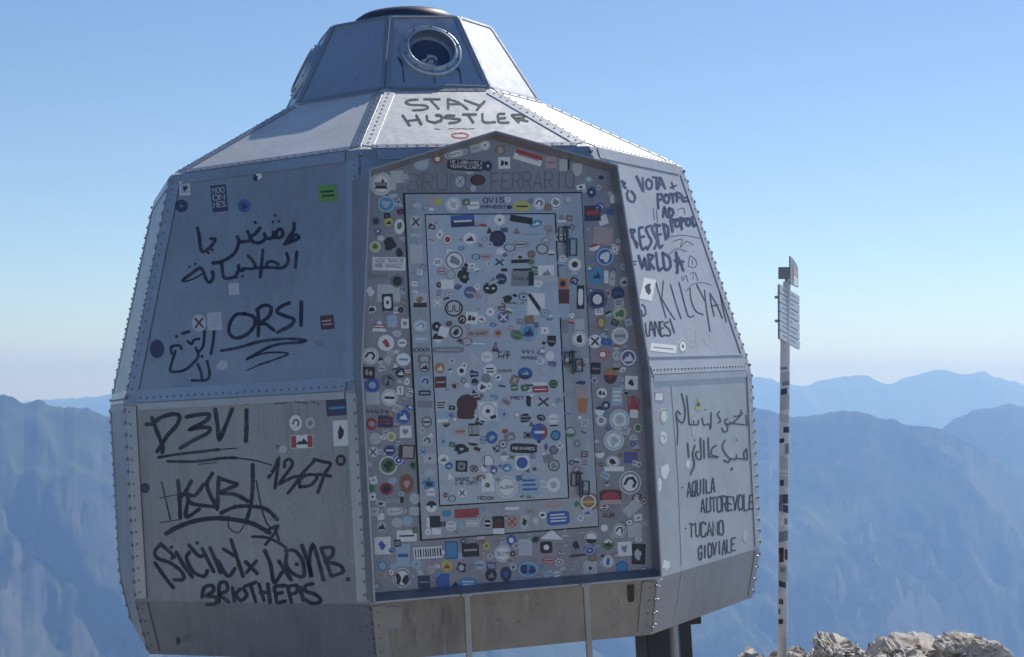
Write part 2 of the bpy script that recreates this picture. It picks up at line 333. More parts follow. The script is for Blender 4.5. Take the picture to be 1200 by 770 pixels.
for ti, (nm, lo, hi, mt) in enumerate(TIERS):
    for k in range(8):
        P = face_plane(k, lo, hi); FP[(ti, k)] = P
        q = [rv(k, lo), rv(k+1, lo), rv(k+1, hi), rv(k, hi)]
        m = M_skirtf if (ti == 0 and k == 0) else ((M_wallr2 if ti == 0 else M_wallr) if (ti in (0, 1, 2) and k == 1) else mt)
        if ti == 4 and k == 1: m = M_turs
        if ti == 4 and k % 2 == 0:              # panel with a round porthole opening
            _, c = port_centre(k); n = P.n; up = (q[3]+q[2]-q[0]-q[1]); up -= n*(up@n); up /= np.linalg.norm(up); rt = np.cross(up, n)
            angs = [2*math.pi*i/36+.01 for i in range(36)]+[math.atan2((v-c)@up, (v-c)@rt) % (2*math.pi) for v in q]; angs.sort(); NS = len(angs); vs = []
            for a in angs:
                d = rt*math.cos(a)+up*math.sin(a); best = 9
                for j in range(4):
                    e0, e1 = q[j], q[(j+1) % 4]; inn = np.cross(n, e1-e0); den = d@inn
                    if abs(den) > 1e-9:
                        tt = ((e0-c)@inn)/den
                        if 0 < tt < best: best = tt
                vs += [c+d*PORT_R*1.04, c+d*best]
            fs = [[2*i, 2*i+1, 2*((i+1) % NS)+1, 2*((i+1) % NS)] for i in range(NS)]
            o = mesh(nm, vs+[v-n*.004 for v in vs], fs+[[2*NS+x for x in f[::-1]] for f in fs], m, shelter)
        else:
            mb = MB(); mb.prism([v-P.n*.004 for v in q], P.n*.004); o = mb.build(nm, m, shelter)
        panels[(ti, k)] = o
mb = MB(); mb.prism([rv(k, 'b')*np.array([.985, .985, 1])+np.array([0, 0, .01]) for k in range(8)], (0, 0, .03)); mb.build('floor_plate', M_dark, shelter)
mb = MB(); mb.prism([rv(k, 'tt')*np.array([.99, .99, 1])-np.array([0, 0, .012]) for k in range(8)], (0, 0, .010)); mb.build('turret_top', M_tur, shelter)
mb = MB(); z0 = 1.1038*S
mb.lathe((0, 0, z0), (0, 0, 1), [(.0, -.01), (.268, -.01), (.270, .040), (.262, .070), (.225, .094), (.14, .104), (0, .106)], 48); mb.build('hood', M_hood, shelter, smooth=True)

rivets = {}
def rivet(P, pos, r=.0065, h=.005, key='a'):
    mbr = rivets.setdefault(key, MB()); n = P.n
    u = np.cross(n, [0, 0, 1.]); u /= np.linalg.norm(u); w = np.cross(n, u)
    a = [pos+n*.004+(u*math.cos(t)+w*math.sin(t))*r for t in np.arange(7)*2*math.pi/7]
    b = [pos+n*(.004+h)+(u*math.cos(t)+w*math.sin(t))*r*.62 for t in np.arange(7)*2*math.pi/7]
    mbr.add(a+b, [list(range(7, 14))]+[[i, (i+1) % 7, 7+(i+1) % 7, 7+i] for i in range(7)])
def flange(P, a, b, w, inward, t=.0045, s0=0., name='seam_strip', mat=None, lip=0.):
    """flat strip on plane P along edge a-b, from s0 to s0+w towards 'inward'"""
    d = (b-a)/np.linalg.norm(b-a); inn = inward-(inward@d)*d; inn = inn-(inn@P.n)*P.n; inn /= np.linalg.norm(inn)
    mb = MB(); mb.prism([a+inn*s0+P.n*.0006, b+inn*s0+P.n*.0006, b+inn*(s0+w)+P.n*.0006, a+inn*(s0+w)+P.n*.0006], P.n*t)
    if lip: mb.prism([a+inn*(s0+w-.008)+P.n*(t+.0008), b+inn*(s0+w-.008)+P.n*(t+.0008), b+inn*(s0+w)+P.n*(t+.0008), a+inn*(s0+w)+P.n*(t+.0008)], P.n*lip)
    o = mb.build(name, mat or M_strip, shelter); return inn
def rivrow(P, a, b, inn, off, step, key, r=.0062, h=.0055):
    L_ = np.linalg.norm(b-a); n = int(L_/step)
    for i in range(n):
        s_ = (i+.5)/n; rivet(P, a+(b-a)*s_+inn*off, r, h, key)
for ti, (nm, lo, hi, mt) in enumerate(TIERS):
    for k in range(8):
        P = FP[(ti, k)]; a0, a1, b1, b0 = rv(k, lo), rv(k+1, lo), rv(k+1, hi), rv(k, hi); c = (a0+a1+b0+b1)/4
        e = .02
        for (p0, p1) in ((a0, b0), (a1, b1)):
            w = .062 if ti in (1, 2, 0) else (.05 if ti == 3 else .022)
            ins = .045 if ti in (2, 3) else .012
            L_ = np.linalg.norm(p1-p0); q0 = p0+(p1-p0)*(ins/L_); q1 = p1-(p1-p0)*(ins/L_)
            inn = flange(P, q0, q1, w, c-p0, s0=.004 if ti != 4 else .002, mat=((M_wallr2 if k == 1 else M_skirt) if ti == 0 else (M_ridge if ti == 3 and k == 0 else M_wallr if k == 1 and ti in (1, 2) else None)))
            if ti != 4: rivrow(P, q0, q1, inn, .026, .052, 'walls' if ti < 3 else 'roof', .0062, .0055)
        # horizontal flanges
        def hor(p0, p1, w, key=None, off=.02, lip=0., step=.05, trim=.075, r=.0062, name='seam_strip', s0=.002):
            L_ = np.linalg.norm(p1-p0); q0 = p0+(p1-p0)*(trim/L_); q1 = p1-(p1-p0)*(trim/L_)
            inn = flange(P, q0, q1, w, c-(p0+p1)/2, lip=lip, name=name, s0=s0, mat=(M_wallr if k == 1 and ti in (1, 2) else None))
            if key: rivrow(P, q0, q1, inn, off, step, key, r)
        if ti == 2: hor(a0, a1, .085 if k == 1 else .06, 'walls', .022, .006 if k == 1 else 0., .040, .07); hor(b0, b1, .05)
        if ti == 1: hor(b0, b1, .03)
        if ti == 3: hor(a0, a1, .040, 'roof', .02, 0, .045, .06); hor(b0, b1, .03, 'roof', .016, 0, .085, .03, .007)
        if ti == 4: hor(a0, a1, .016, None, trim=.03)
        if ti == 4: hor(b0, b1, .014, None, trim=.02)
for kx, mbr in rivets.items(): mbr.build('rivets', M_rivet, shelter, 'stuff')
# protruding bolted flange along each outer corner (serrated silhouette)
mbf = MB()
for ti, (lo, hi) in ((1, ('c', 'e')), (2, ('e', 's')), (0, ('b', 'c'))):
    for k in range(8):
        a, b = rv(k, lo), rv(k, hi); n = FP[(ti, k)].n+FP[(ti, (k-1) % 8)].n; n /= np.linalg.norm(n)
        L_ = np.linalg.norm(b-a); cnt = int(L_/.055)
        for i in range(cnt):
            c = a+(b-a)*((i+.5)/cnt); mbf.tube(c-n*.004, c+n*.010, .010, .007, 6)
mbf.build('corner_bolts', M_rivet, shelter, 'stuff')

# portholes
for k in (0, 2, 4, 6):
    P, c = port_centre(k); n = P.n; d = MB()
    ro = .0925*S; ri = PORT_R
    d.lathe(c, n, [(ro, -.001), (ro, .012), (ro-.008, .020), (ri+.016, .020), (ri+.010, .034), (ri, .034), (ri, -.030), (ri-.012, -.030), (ri-.012, -.040)], 48)
    port = d.build('porthole', M_tur, shelter, smooth=False); bevel(port, .002)
    g = MB(); g.lathe(c, n, [(0.0, -.038), (ri-.004, -.038)], 40); g.build('glass', M_glass, port)
    sc_ = MB(); u = np.cross(n, [0, 0, 1.]); u /= np.linalg.norm(u); w = np.cross(n, u)
    for i in range(10):
        t_ = 2*math.pi*(i+.3)/10; q = c+(u*math.cos(t_)+w*math.sin(t_))*(ro+ri+.012)/2; sc_.tube(q+n*.019, q+n*.027, .0075, .006, 8)
    sc_.build('screws', M_rivet, port, 'stuff')
    if k == 0: PORT0 = port

# entrance box
YF, YP, YB = -1.005*S, -.966*S, -.60*S
PF = Plane((0, YF, 0), (0, -1, 0)); PP = Plane((0, YP, 0), (0, -1, 0))
OUT = [(581, 153), (724, 193), (762, 432), (776, 677), (438, 707), (423, 432), (433, 198)]
of = [PF.hit(*p) for p in OUT]
o2 = [np.array([p[0], p[2]]) for p in of]
insets = [.026, .018, .018, .036, .008, .008, .026]
def offset_poly(pts, ins):
    n = len(pts); c = sum(pts)/n; lines = []
    for i in range(n):
        a, b = pts[i], pts[(i+1) % n]; d = (b-a)/np.linalg.norm(b-a); nn = np.array([-d[1], d[0]])
        if (c-a)@nn < 0: nn = -nn
        lines.append((a+nn*ins[i], d))
    out = []
    for i in range(n):
        (p, d), (q, e) = lines[i-1], lines[i]
        t = np.linalg.solve(np.array([d, -e]).T, q-p)[0]; out.append(p+d*t)
    return out
rim = offset_poly(o2, [.007]*7); pin = offset_poly(o2, insets)
mk = lambda pts, y: [np.array([p[0], y, p[1]]) for p in pts]
mb = MB(); A = mk(o2, YB); B = mk(o2, YF); Cc = mk(rim, YF); D = mk(pin, YP)
n = 7; allv = A+B+Cc+D
fs = []
for i in range(n):
    j = (i+1) % n
    for L0 in (0, n, 2*n): fs.append([L0+i, L0+j, L0+n+j, L0+n+i])
mb.add(allv, fs); lip = mb.build('entrance_surround', M_lip, shelter)
mb = MB(); mb.prism(mk(pin, YP+.012), (0, -.0125, 0)); plate = mb.build('surround_plate', M_plate, shelter)
# edge beading that catches the light
def ribbon3(mb, pts, w, n, m=0, h=.004):
    for a, b in zip(pts[:-1], pts[1:]):
        d = (b-a)/np.linalg.norm(b-a); s_ = np.cross(n, d); mb.prism([a-s_*w/2, b-s_*w/2, b+s_*w/2, a+s_*w/2], n*h, m)
mb = MB(); E_ = [p+np.array([0, -.0005, 0]) for p in Cc]
ribbon3(mb, [E_[4]+np.array([-.004, 0, 0]), E_[5]+np.array([-.004, 0, 0]), E_[6]+np.array([-.004, 0, 0])], .007, np.array([0, -1., 0])); ribbon3(mb, [E_[3]+np.array([0, 0, -.004]), E_[4]+np.array([0, 0, -.004])], .007, np.array([0, -1., 0]))
mb.build('edge_bead', M_strip, shelter)
# door frame and door leaf on the plate
def pxpoly(P, pts, off=0.): return [P.hit(x, y, off) for x, y in pts]
FQ = [(474, 228), (680, 227), (700, 616), (494, 632)]
LQ = [(498, 252), (649, 251), (665, 583), (515, 592)]
fo = pxpoly(PP, FQ); fi = pxpoly(PP, [(497, 251), (650.5, 250), (666.5, 584), (514, 593.5)])
nY = np.array([0, -1., 0]); mb = MB()
for i in range(4):
    j = (i+1) % 4; mb.prism([fo[i]+nY*.0012, fo[j]+nY*.0012, fi[j]+nY*.0012, fi[i]+nY*.0012][::1], nY*.010)
frame = mb.build('door_frame', M_frame, shelter)
mb = MB(); g = [(-.007, .007), (.007, .007), (.007, -.007), (-.007, -.007)]
mb.prism([fo[i]+np.array([g[i][0], -.0008, g[i][1]]) for i in range(4)], (0, -.0006, 0)); mb.build('frame_gasket', M_dark, shelter)
mb = MB(); mb.prism(pxpoly(PP, LQ), nY*.014); leaf = bevel(mb.build('door_leaf', M_leaf, shelter), .003)
PFR = Plane((0, YP-.0112, 0), (0, -1, 0)); PLF = Plane((0, YP-.014, 0), (0, -1, 0))
# latches on the right of the door
for (bx, by0, by1, lx0, ly0, ly1) in ((664, 265, 302, 654, 266, 284), (671, 411, 438, 661, 412, 428), (679, 553, 582, 669, 554, 570)):
    la = MB(); Pq = PFR
    bar = pxpoly(Pq, [(bx-1.0, by0), (bx+1.0, by0), (bx+1.5, by1), (bx-.5, by1)], .012); la.prism(bar, nY*.014)
    for y in (by0+1.5, (by0+by1)/2):
        la.prism(pxpoly(Pq, [(bx-3.2, y-1), (bx+3.2, y-1), (bx+3.2, y+1), (bx-3.2, y+1)], .0005), nY*.016)
    def loop(x0, x1, y0, y1):
        for (u0, v0, u1, v1) in ((x0, y0, x1, y0+1), (x0, y1-1, x1, y1), (x0, y0+1, x0+1, y1-1), (x1-1, y0+1, x1, y1-1)):
            la.prism(pxpoly(Pq, [(u0, v0), (u1, v0), (u1, v1), (u0, v1)], .0015), nY*.006)
    loop(lx0, bx-3.3, ly0, ly1); loop(bx+3.3, bx+12, (by0+by1)/2-4, by1-2)
    la.build('door_latch', M_hw, frame)

# slots, seams and stains on the lower front and right faces
P0 = FP[(0, 0)]
mb = MB(); mb.prism(pxpoly(P0, [(735, 686), (743, 685), (743, 703), (740, 706), (736, 705)], .0005), P0.n*.004); mb.build('drain_slot', M_dark, shelter)
mb = MB(); mb.prism(pxpoly(P0, [(447, 711), (470, 711), (470, 735), (449, 737)], .0005), P0.n*.003); mb.build('patch_plate', M_skirt, shelter)
for ti, pts in ((1, [(787, 452), (795, 560), (799, 662)]), (0, [(799.5, 668), (794, 708), (789.5, 731)])):
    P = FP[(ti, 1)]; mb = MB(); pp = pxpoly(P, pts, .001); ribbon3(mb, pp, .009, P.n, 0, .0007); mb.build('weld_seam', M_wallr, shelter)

for pts, w_ in (([(458, 19.5), (534, 19.5)], .006), ([(457, 21), (455, 45), (452.5, 70)], .005), ([(522, 99.5), (570, 101)], .006)):  # turret edge highlights drawn as bright ribbons, plus the white bar at the base
    mb = MB(); ribbon3(mb, pxpoly(FP[(4, 0)], pts, .008), w_, FP[(4, 0)].n, 0, .003); mb.build('edge_highlight', M_ridge, shelter)
# legs, ladder
def shl(x, y, z): return np.array([x, y, z])*S
for (px_, py_, yy, hw_) in ((777, 745, -.42, .118), (455, 765, -.42, .10), (770, 745, .42, .09), (468, 750, .42, .09)):
    q = Plane((0, yy*S, 0), (0, -1, 0)).hit(px_, py_); q[2] = -.6819*S-.52
    mb = MB(); mb.box(q, (hw_, .09, .53)); mb.box(q+np.array([0, 0, .505]), (hw_+.02, .11, .008)); mb.box(q+np.array([0, 0, -.2]), (hw_+.006, .096, .012)); bevel(mb.build('support_leg', M_dark, shelter), .006)
for yy in (-.55, 0., .55):
    mb = MB(); mb.box(shl(0, yy, -.6819)-np.array([0, 0, .028]), (.80*S-abs(yy)*.5, .05, .026)); bevel(mb.build('floor_beam', M_dark, shelter), .004)
mb = MB(); a = FP[(0, 1)].hit(800, 728); a = a-FP[(0, 1)].n*.05; mb.tube(a, a+np.array([0, 0, -1.1]), .020, None, 12); mb.build('drain_pipe', M_rail, shelter)
mb = MB(); a = FP[(0, 1)].hit(807, 727); a = a-FP[(0, 1)].n*.06; mb.tube(a, a+np.array([0, 0, -1.1]), .008, None, 8); mb.build('grounding_cable', CM['B'], shelter)
lad = []
for (x0, y0, x1, y1) in ((546, 698, 549, 770), (685, 686, 690, 770)):
    a = PF.hit(x0, y0); b = PF.hit(x1, y1); d = (b-a)/np.linalg.norm(b-a); a[1] = YF-.012; b = a+d*1.25
    a[1] = YF-.012; lad.append((a, b)); mb = MB(); u = np.array([1., 0, 0])
    ax = [u-d*(u@d), nY, d]; ax[0] /= np.linalg.norm(ax[0]); mb.box((a+b)/2, (.0125, .010, np.linalg.norm(b-a)/2), ax)
    mb.box(a+np.array([0, .012, .004]), (.022, .022, .008), ax)
    bevel(mb.build('ladder_rail', M_rail, shelter), .003)
for i in range(4):
    s_ = .38+i*.19; mb = MB(); mb.tube(lad[0][0]*(1-s_)+lad[0][1]*s_, lad[1][0]*(1-s_)+lad[1][1]*s_, .011, None, 10); mb.build('ladder_rung', M_rail, shelter)

# ------------------------------------------------------------------ flat print: strokes, letters, stickers
FONT = dict(A="002640 1232", B="000636453303 33413000", C="4536160501103041", D="00062644422000", E="46060040 0333", F="460600 0333", G="45361605011030414323",
 H="0006 4046 0343", I="2026", J="4641301001", K="0006 460340", L="060040", M="0006234640", N="00064046", O="103041453616050110", P="00063645443303",
 Q="103041453616050110 2240", R="00063645443303 2340", S="45361605044241301001", T="0646 2620", U="060110304146", V="062046", W="0610233046", X="0640 0046",
 Y="0623 462320", Z="06460040")
FONT.update({'0': FONT['O'], '1': "152620", '2': "05163645440040", '3': "064623334241301001", '4': "303602 0242", '5': "4606033342413000", '6': "360501103041423302", '7': "064610", '8': "13040516363544331302011030414233", '.': "2021", '-': "1333", '*': "1135 3115 0343"})
def glyphs(s, jit=0., rg=None):
    """letters as polylines in a box 0..1 x 0..1"""
    n = len(s); out = []; cw = 1/n
    for i, ch in enumerate(s.upper()):
        for pl in FONT.get(ch, "").split():
            pts = [(int(pl[a])/4., int(pl[a+1])/6.) for a in range(0, len(pl), 2)]
            w = .74 if ch != 'I' else .3
            out.append([((i+.5+(x-.5)*w+(rg.uniform(-jit, jit) if rg else 0))*cw, y+(rg.uniform(-jit, jit) if rg else 0)) for x, y in pts])
    return out
def smoothpl(p, k=5):
    if len(p) < 3: return p
    P = [np.array(q, float) for q in p]; P = [2*P[0]-P[1]]+P+[2*P[-1]-P[-2]]; out = []
    for i in range(1, len(P)-2):
        for j in range(k):
            t = j/k; a, b, c, d = P[i-1], P[i], P[i+1], P[i+2]
            out.append(.5*((2*b)+(c-a)*t+(2*a-5*b+4*c-d)*t*t+(3*b-a-3*c+d)*t**3))
    out.append(P[-2]); return out
def stroke_poly(pts, w, taper=0., rough=0., rg=None):
    """2D polyline -> (verts, faces); mitred strip with rounded ends"""
    P = [np.array(p, float) for p in pts]
    if len(P) == 1:
        return [P[0]+w/2*np.array([math.cos(t), math.sin(t)]) for t in np.arange(9)*2*math.pi/9], [list(range(9))]
    Q = [P[0]]
    for p in P[1:]:
        if np.linalg.norm(p-Q[-1]) > 1e-4: Q.append(p)
    P = Q; n = len(P)
    if n == 1: return stroke_poly([P[0]], w)
    V = []; F = []
    for i in range(n):
        d0 = P[i]-P[i-1] if i else P[1]-P[0]; d1 = P[i+1]-P[i] if i < n-1 else P[-1]-P[-2]
        d0 = d0/np.linalg.norm(d0); d1 = d1/np.linalg.norm(d1); t = d0+d1; L_ = np.linalg.norm(t)
        t = d1 if L_ < .3 else t/L_; nn = np.array([-t[1], t[0]]); c = max(.55, nn@np.array([-d1[1], d1[0]]))
        ww = w/2/c*(1+(rg.uniform(-rough, rough) if rg else 0))*(1-taper*i/(n-1))
        V += [P[i]+nn*ww, P[i]-nn*ww]
    for i in range(n-1): F.append([2*i, 2*i+1, 2*i+3, 2*i+2])
    for end, i, sg in ((0, 0, -1), (n-1, 2*(n-1), 1)):
        d = (P[1]-P[0] if end == 0 else P[-1]-P[-2]); d = d/np.linalg.norm(d)*sg; r = np.linalg.norm(V[i]-V[i+1])/2; nn = (V[i]-V[i+1])/max(2*r, 1e-9)
        b = len(V); V += [P[end]+nn*r*.7+d*r*.7, P[end]+d*r, P[end]-nn*r*.7+d*r*.7]; F.append([i, b, b+1, b+2, i+1])
    return V, F
SURF = {'LU': (FP[(2, 7)], panels[(2, 7)]), 'LL': (FP[(1, 7)], panels[(1, 7)]), 'RU': (FP[(2, 1)], panels[(2, 1)]), 'RL': (FP[(1, 1)], panels[(1, 1)]),
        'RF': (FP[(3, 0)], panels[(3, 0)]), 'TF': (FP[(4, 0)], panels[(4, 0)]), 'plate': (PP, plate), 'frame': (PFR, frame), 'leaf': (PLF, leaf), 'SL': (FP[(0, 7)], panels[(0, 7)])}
OFF = {'LU': .0009, 'LL': .0009, 'RU': .0007, 'RL': .0007, 'RF': .0009, 'SL': .0009, 'TF': .003, 'plate': .0012, 'frame': .0009, 'leaf': .0009}
def graffiti(surf, ox, oy, s, w, data, mat=None, label=None, smooth=True, rough=.12, taper=0., name='graffiti'):
    P, par = SURF[surf]; mb = MB(); off = OFF[surf]; rg = random.Random(len(data)); q = 0
    for item in data.split(';'):
        item = item.strip()
        if not item: continue
        ww = w
        if ':' in item: a, item = item.split(':'); ww = float(a)
        v = list(map(float, item.split())); pts = [(v[i], v[i+1]) for i in range(0, len(v), 2)]
        if smooth: pts = smoothpl(pts)
        V, F = stroke_poly(pts, ww, taper, rough, rg)
        mb.add([P.hit(ox+p[0]/s, oy+p[1]/s, off+q*.00004) for p in V], F); q += 1
    return mb.build(name, mat or M_ink, par, None, label)
def wtext(surf, ox, oy, s, w, text, a, b, h, mat=None, jit=.06, label=None, name='graffiti', hv=(0, -1)):
    P, par = SURF[surf]; mb = MB(); rg = random.Random(text); a = np.array(a, float); b = np.array(b, float); up = np.array(hv, float)*h
    for q, pl in enumerate(glyphs(text, jit, rg)):
        pts = [a+(b-a)*x+up*y for x, y in pl]
        V, F = stroke_poly(pts, w, 0, .1, rg); mb.add([P.hit(ox+p[0]/s, oy+p[1]/s, OFF[surf]+q*.00003) for p in V], F)
    return mb.build(name, mat or M_ink, par, None, label)
#GRAFFITI
G = graffiti
G('LU', 200, 250, 7.5, 29, "235 130 250 200 262 300 280 338 330 312 375 262 388 228 350 222;330 348;365 322;585 205 597 240 590 290 560 350 500 398 430 428 370 438;592 230 620 250 665 246 700 236 690 190 676 160;690 210 735 185 785 128;30:742 80;700 215 722 250 770 260 805 245 832 220 822 180;830 218 880 220 905 195 900 165;890 212 950 214 985 190 972 142 940 148 925 190;24:918 18;24:898 76;24:950 70;1085 90 1078 150 1035 210 1010 265;1000 270 1060 248 1125 215 1095 188 1050 232", label='two lines of dark Arabic handwriting, upper line')
G('LU', 200, 250, 7.5, 28, "1108 338 1102 400 1096 472;1018 350 1032 400 1020 450 970 480 880 476 740 480;810 322 800 430 786 558;840 470 850 432 900 424 945 448;680 372 722 420 742 460 720 488 650 486 600 500 596 458;640 498 592 512 560 558 490 572 460 550 448 440;420 432 450 440;24:578 562;24:630 552;365 512 372 560 345 606 310 580 280 500 250 482 180 530 100 590;14:100 602 160 590 230 560 280 530;22:165 470;22:215 445")
G('LU', 170, 350, 6, 25, "700 108 640 112 595 175 593 245 640 277 715 250 768 190 765 130 700 106;792 70 797 180 795 262;785 82 830 48 884 60 872 120 812 172 850 180 905 222;1012 30 955 55 925 92 980 120 1044 145 1020 190 932 236;1098 22 1096 186;20:535 366 650 345 800 303 950 284 1050 284 1128 294 1085 308 950 318 850 350 714 426;14:714 426 830 385 950 378 1002 390 900 432 800 465;8:800 465 720 502", label='the name ORSI in dark marker with a looping underline')
G('LU', 170, 350, 6, 19, "485 225 478 300 462 390;418 230 408 330 375 375;355 345 374 400 340 450 280 500 210 515 175 505 190 440 212 368;255 352 240 330 185 338 185 385;300 300 325 318 345 290 380 282;260 245 308 232;22:220 264;370 460 392 520 402 575;435 440 452 520 432 570 330 575;22:400 405")
G('LL', 160, 460, 7.5, 36, "85 280 150 276;135 222 170 320 205 410 230 480 225 530;150 262 230 213 330 190 377 212 350 290 270 380 180 520;440 215 540 195 632 192 620 240 540 290 468 325 560 308 642 312 622 358 500 420 385 490;690 150 710 280 726 412 770 320 840 145;965 155 966 300 960 425;44:970 88;26:195 570 350 545 600 515 720 502;10:720 502 880 490;26:270 605 500 607 750 578 880 575;12:880 575 1050 600 1190 640", label='the word D3Vi in dark marker with a double underline')
G('LL', 180, 530, 5.454, 25, "155 180 165 300 170 420;240 185 205 250 160 300;165 272 215 270 265 275 320 205;215 290 250 330 400 350;375 135 340 200 360 270 400 350;220 300 208 412 290 365;26:415 160 410 260 405 365;415 165 500 193 532 208 480 232 420 260 520 270 600 312;24:632 80 632 200 622 330 595 430;9:655 180 680 320 720 450 760 490;24:430 388 520 350 620 345 720 365 790 430;30:80 520 150 480 260 440 400 422 540 435 640 460 740 515;18:630 540 720 545 800 580 845 612;20:740 490 790 472 770 520 715 590;16:770 480 800 560;7:50 190 80 320 105 430;6:40 292 150 270;6:40 450 170 430;6:480 400 480 480 540 515 580 460", label='a large tagged name in dark marker with star and swoosh')
G('LL', 300, 480, 7.7, 29, "110 615 160 540 205 440 190 560 170 710;255 520 262 465 310 450 326 500 280 570 215 665 330 612 430 598;540 450 460 530 400 600 340 690 285 755;395 695 395 640 450 592 530 590 548 620 490 682 395 700;520 448 600 470 672 492 620 580 556 750;555 582 670 602", label='the number 1267 in dark marker')
G('LL', 170, 620, 4.8, 21, "90 82 55 125 70 165 140 190 205 240 215 282 165 286;55 190 110 270 158 330;92 88 160 150 150 165;148 102;175 130 220 210 265 270;245 90 300 150 325 150;250 128 232 165 270 240 330 266 350 235;292 78;320 110 385 240;365 105 425 245;408 180 465 265 505 222;440 112 500 150;482 60 512 150 550 265;565 185 630 250;625 180 570 245;672 122 705 200 725 300 772 240;752 182 790 240 822 288;795 140 792 200 830 250 890 266 885 180 840 122 790 122;24:852 198;880 92 920 200 935 272 922 190 942 90 980 200 1002 285;988 110 1020 190 1045 262;990 108 1050 105 1052 150 1012 180 1090 202 1112 240 1050 266;28:1140 282", label='the words SICILY x LOMB in tall dark marker letters', smooth=True)
G('LL', 170, 620, 4.8, 21, "320 385 332 330 375 318 384 350 345 375 400 385 392 420 345 425;415 412 418 310 455 303 462 345 422 370 470 410;490 330 502 405;535 338 510 370 540 402 572 370 552 335;560 322 622 300;592 312 622 410;640 310 668 402;690 310 702 412;650 360 695 355;782 318 730 325 735 360 772 358;735 360 742 412 788 405;800 320 822 412;800 325 850 318 852 355 815 366;870 330 890 402;942 308 900 320 905 350 960 370 988 405 940 418 905 400", label='the word BROTHERS in squat dark letters')
G('LL', 130, 440, 2.333, 2.6, "440 380 470 350 500 390 460 400 430 360;480 360 510 340 505 380 470 385;585 340 600 375 620 345 640 380 660 350;595 380 650 340;420 395 500 410;455 90 452 130 456 180;398 80 402 150;530 85 532 180;600 190 604 220;150 330 155 380;560 70 580 120;640 240 642 330;300 60 304 130;360 100 362 170;470 330 520 370;600 380 660 390;100 100 90 106;430 260 438 268", M_chalk, rough=.3)
G('LL', 130, 440, 2.333, 3, "445 78 480 74;500 72 540 76;548 70 568 78;240 243 290 238", M_ink2)
G('RF', 460, 100, 7.5, 20, "222 124 150 130 116 150 160 170 280 176 312 195 270 214 180 220;280 122 415 122;22:330 126 405 205;24:490 205 487 122;485 120 580 150 660 210;490 165 590 165;635 130 760 175;24:810 140 780 172 742 215;24:90 265 150 352;24:210 265 252 340;130 312 235 300;300 265 312 310 370 328;26:370 328 430 305 425 268 385 262;545 265 480 265 460 284 520 290 595 300 570 322 500 330;620 255 735 255;20:665 260 710 325;790 250 802 320 905 322;985 248 930 255 940 322 1020 325;935 290 990 286;1050 260 1110 322;1055 258 1150 258 1158 280 1090 290 1188 314", label='the words STAY HUSTLER in black marker across the roof')
G('RF', 460, 100, 7.5, 7, "370 385 385 380 400 388 420 385;490 382 540 378;550 384 600 380;610 380 660 384;670 382 720 380", M_ink2)
G('RF', 460, 100, 7.5, 13, "600 420 540 425 520 440 550 458 610 464 655 455 665 438 630 422 595 419", CM['R'], 'small red oval outline on the roof above the gable')
G('TF', 460, 15, 8.56, 11, "95 480 105 560 112 650 116 690;20:60 450 85 490 100 520;665 560 680 620 690 700;20:650 550 672 580;420 650 424 700", M_ink2, 'dark drip stains under the porthole', name='drip_stain')
G('RU', 725, 195, 5.92, 17, "25 100 42 150;22 105 45 118 32 130 50 150;65 168 58 200 75 238 108 242 112 205 88 172;20:125 70 148 120 170 170;166 78 172 170;205 88 190 110 200 150 225 152 232 112 207 88;238 74 292 82;262 80 266 155;275 158 290 80 322 152;282 125 312 122;12:368 112 382 155;12:400 132 362 148;270 190 276 290;270 192 300 196 300 226 273 232;325 195 316 235 342 252 352 210 327 195;355 190 396 193;374 194 380 250;402 182 406 242;402 182 430 190;404 212 428 216;440 200 446 238 472 240;442 218 466 216;480 190 490 240;310 348 318 285 342 350;350 288 356 345 378 332 376 302 352 290;360 360 376 450;360 362 386 372 366 396;400 365 394 410 420 412 422 376 402 365;430 355 440 435;432 358 458 366 438 390;475 360 470 400 495 406 497 368 477 360;510 350 520 410 536 404;550 355 545 400 566 396 552 356", M_inkb, label='the slogan VOTA POTERE AL POPOLO in dark blue handwriting')
G('RU', 725, 195, 5.92, 18, "80 440 128 562;82 436 112 445 92 482 132 540;168 422 142 438 160 568 192 560;150 492 176 486;222 410 190 430 208 480 228 520 200 575;256 400 232 430 252 480 268 520 248 570;288 410 264 420 282 555 306 548;272 476 294 470;310 400 328 502;310 400 342 422 344 480 328 505;8:100 660 125 658;8:100 680 120 678;140 620 165 702 180 640 197 715;205 610 217 715;205 610 242 622 217 660 248 710;260 600 277 715 302 706;305 600 322 710 358 700 352 632 307 600;18:400 595 410 738;16:388 652 452 660;14:402 738 422 660 450 722;14:396 600 442 682", M_inkb, label='the words PRESSED WORLD and a star in blue marker, cut off by the entrance surround')
G('RU', 740, 310, 6.41, 10, "180 125 215 240 260 400;240 125 228 250;225 250 270 330 325 412;293 150 340 310 372 405;358 135 400 300 430 390 470 385;440 180 450 270 485 350 540 376;490 150 520 210 552 272;550 195 560 300 590 502;590 215 602 300 622 385;590 215 640 300 682 402;600 312 650 302;665 200 682 300 712 430;665 200 745 400;700 230 722 300 752 400", label='the name KILLYAN in thin tall black letters')
G('RU', 740, 310, 6.41, 12, "80 300 100 322 106 370 86 386 76 345;105 440 115 530 138 534;135 522 146 430 176 540;140 490 165 486;180 532 176 430 216 532 206 430;238 430 216 440 226 535 248 530;220 480 242 476;276 430 246 450 286 490 292 530 256 532;290 410 322 512")
G('RU', 740, 310, 6.41, 5, "410 200 460 150 530 135 600 155;375 90 390 120 400 85;410 80 425 130;440 70 470 60 460 110;480 60 500 120", M_ink2)
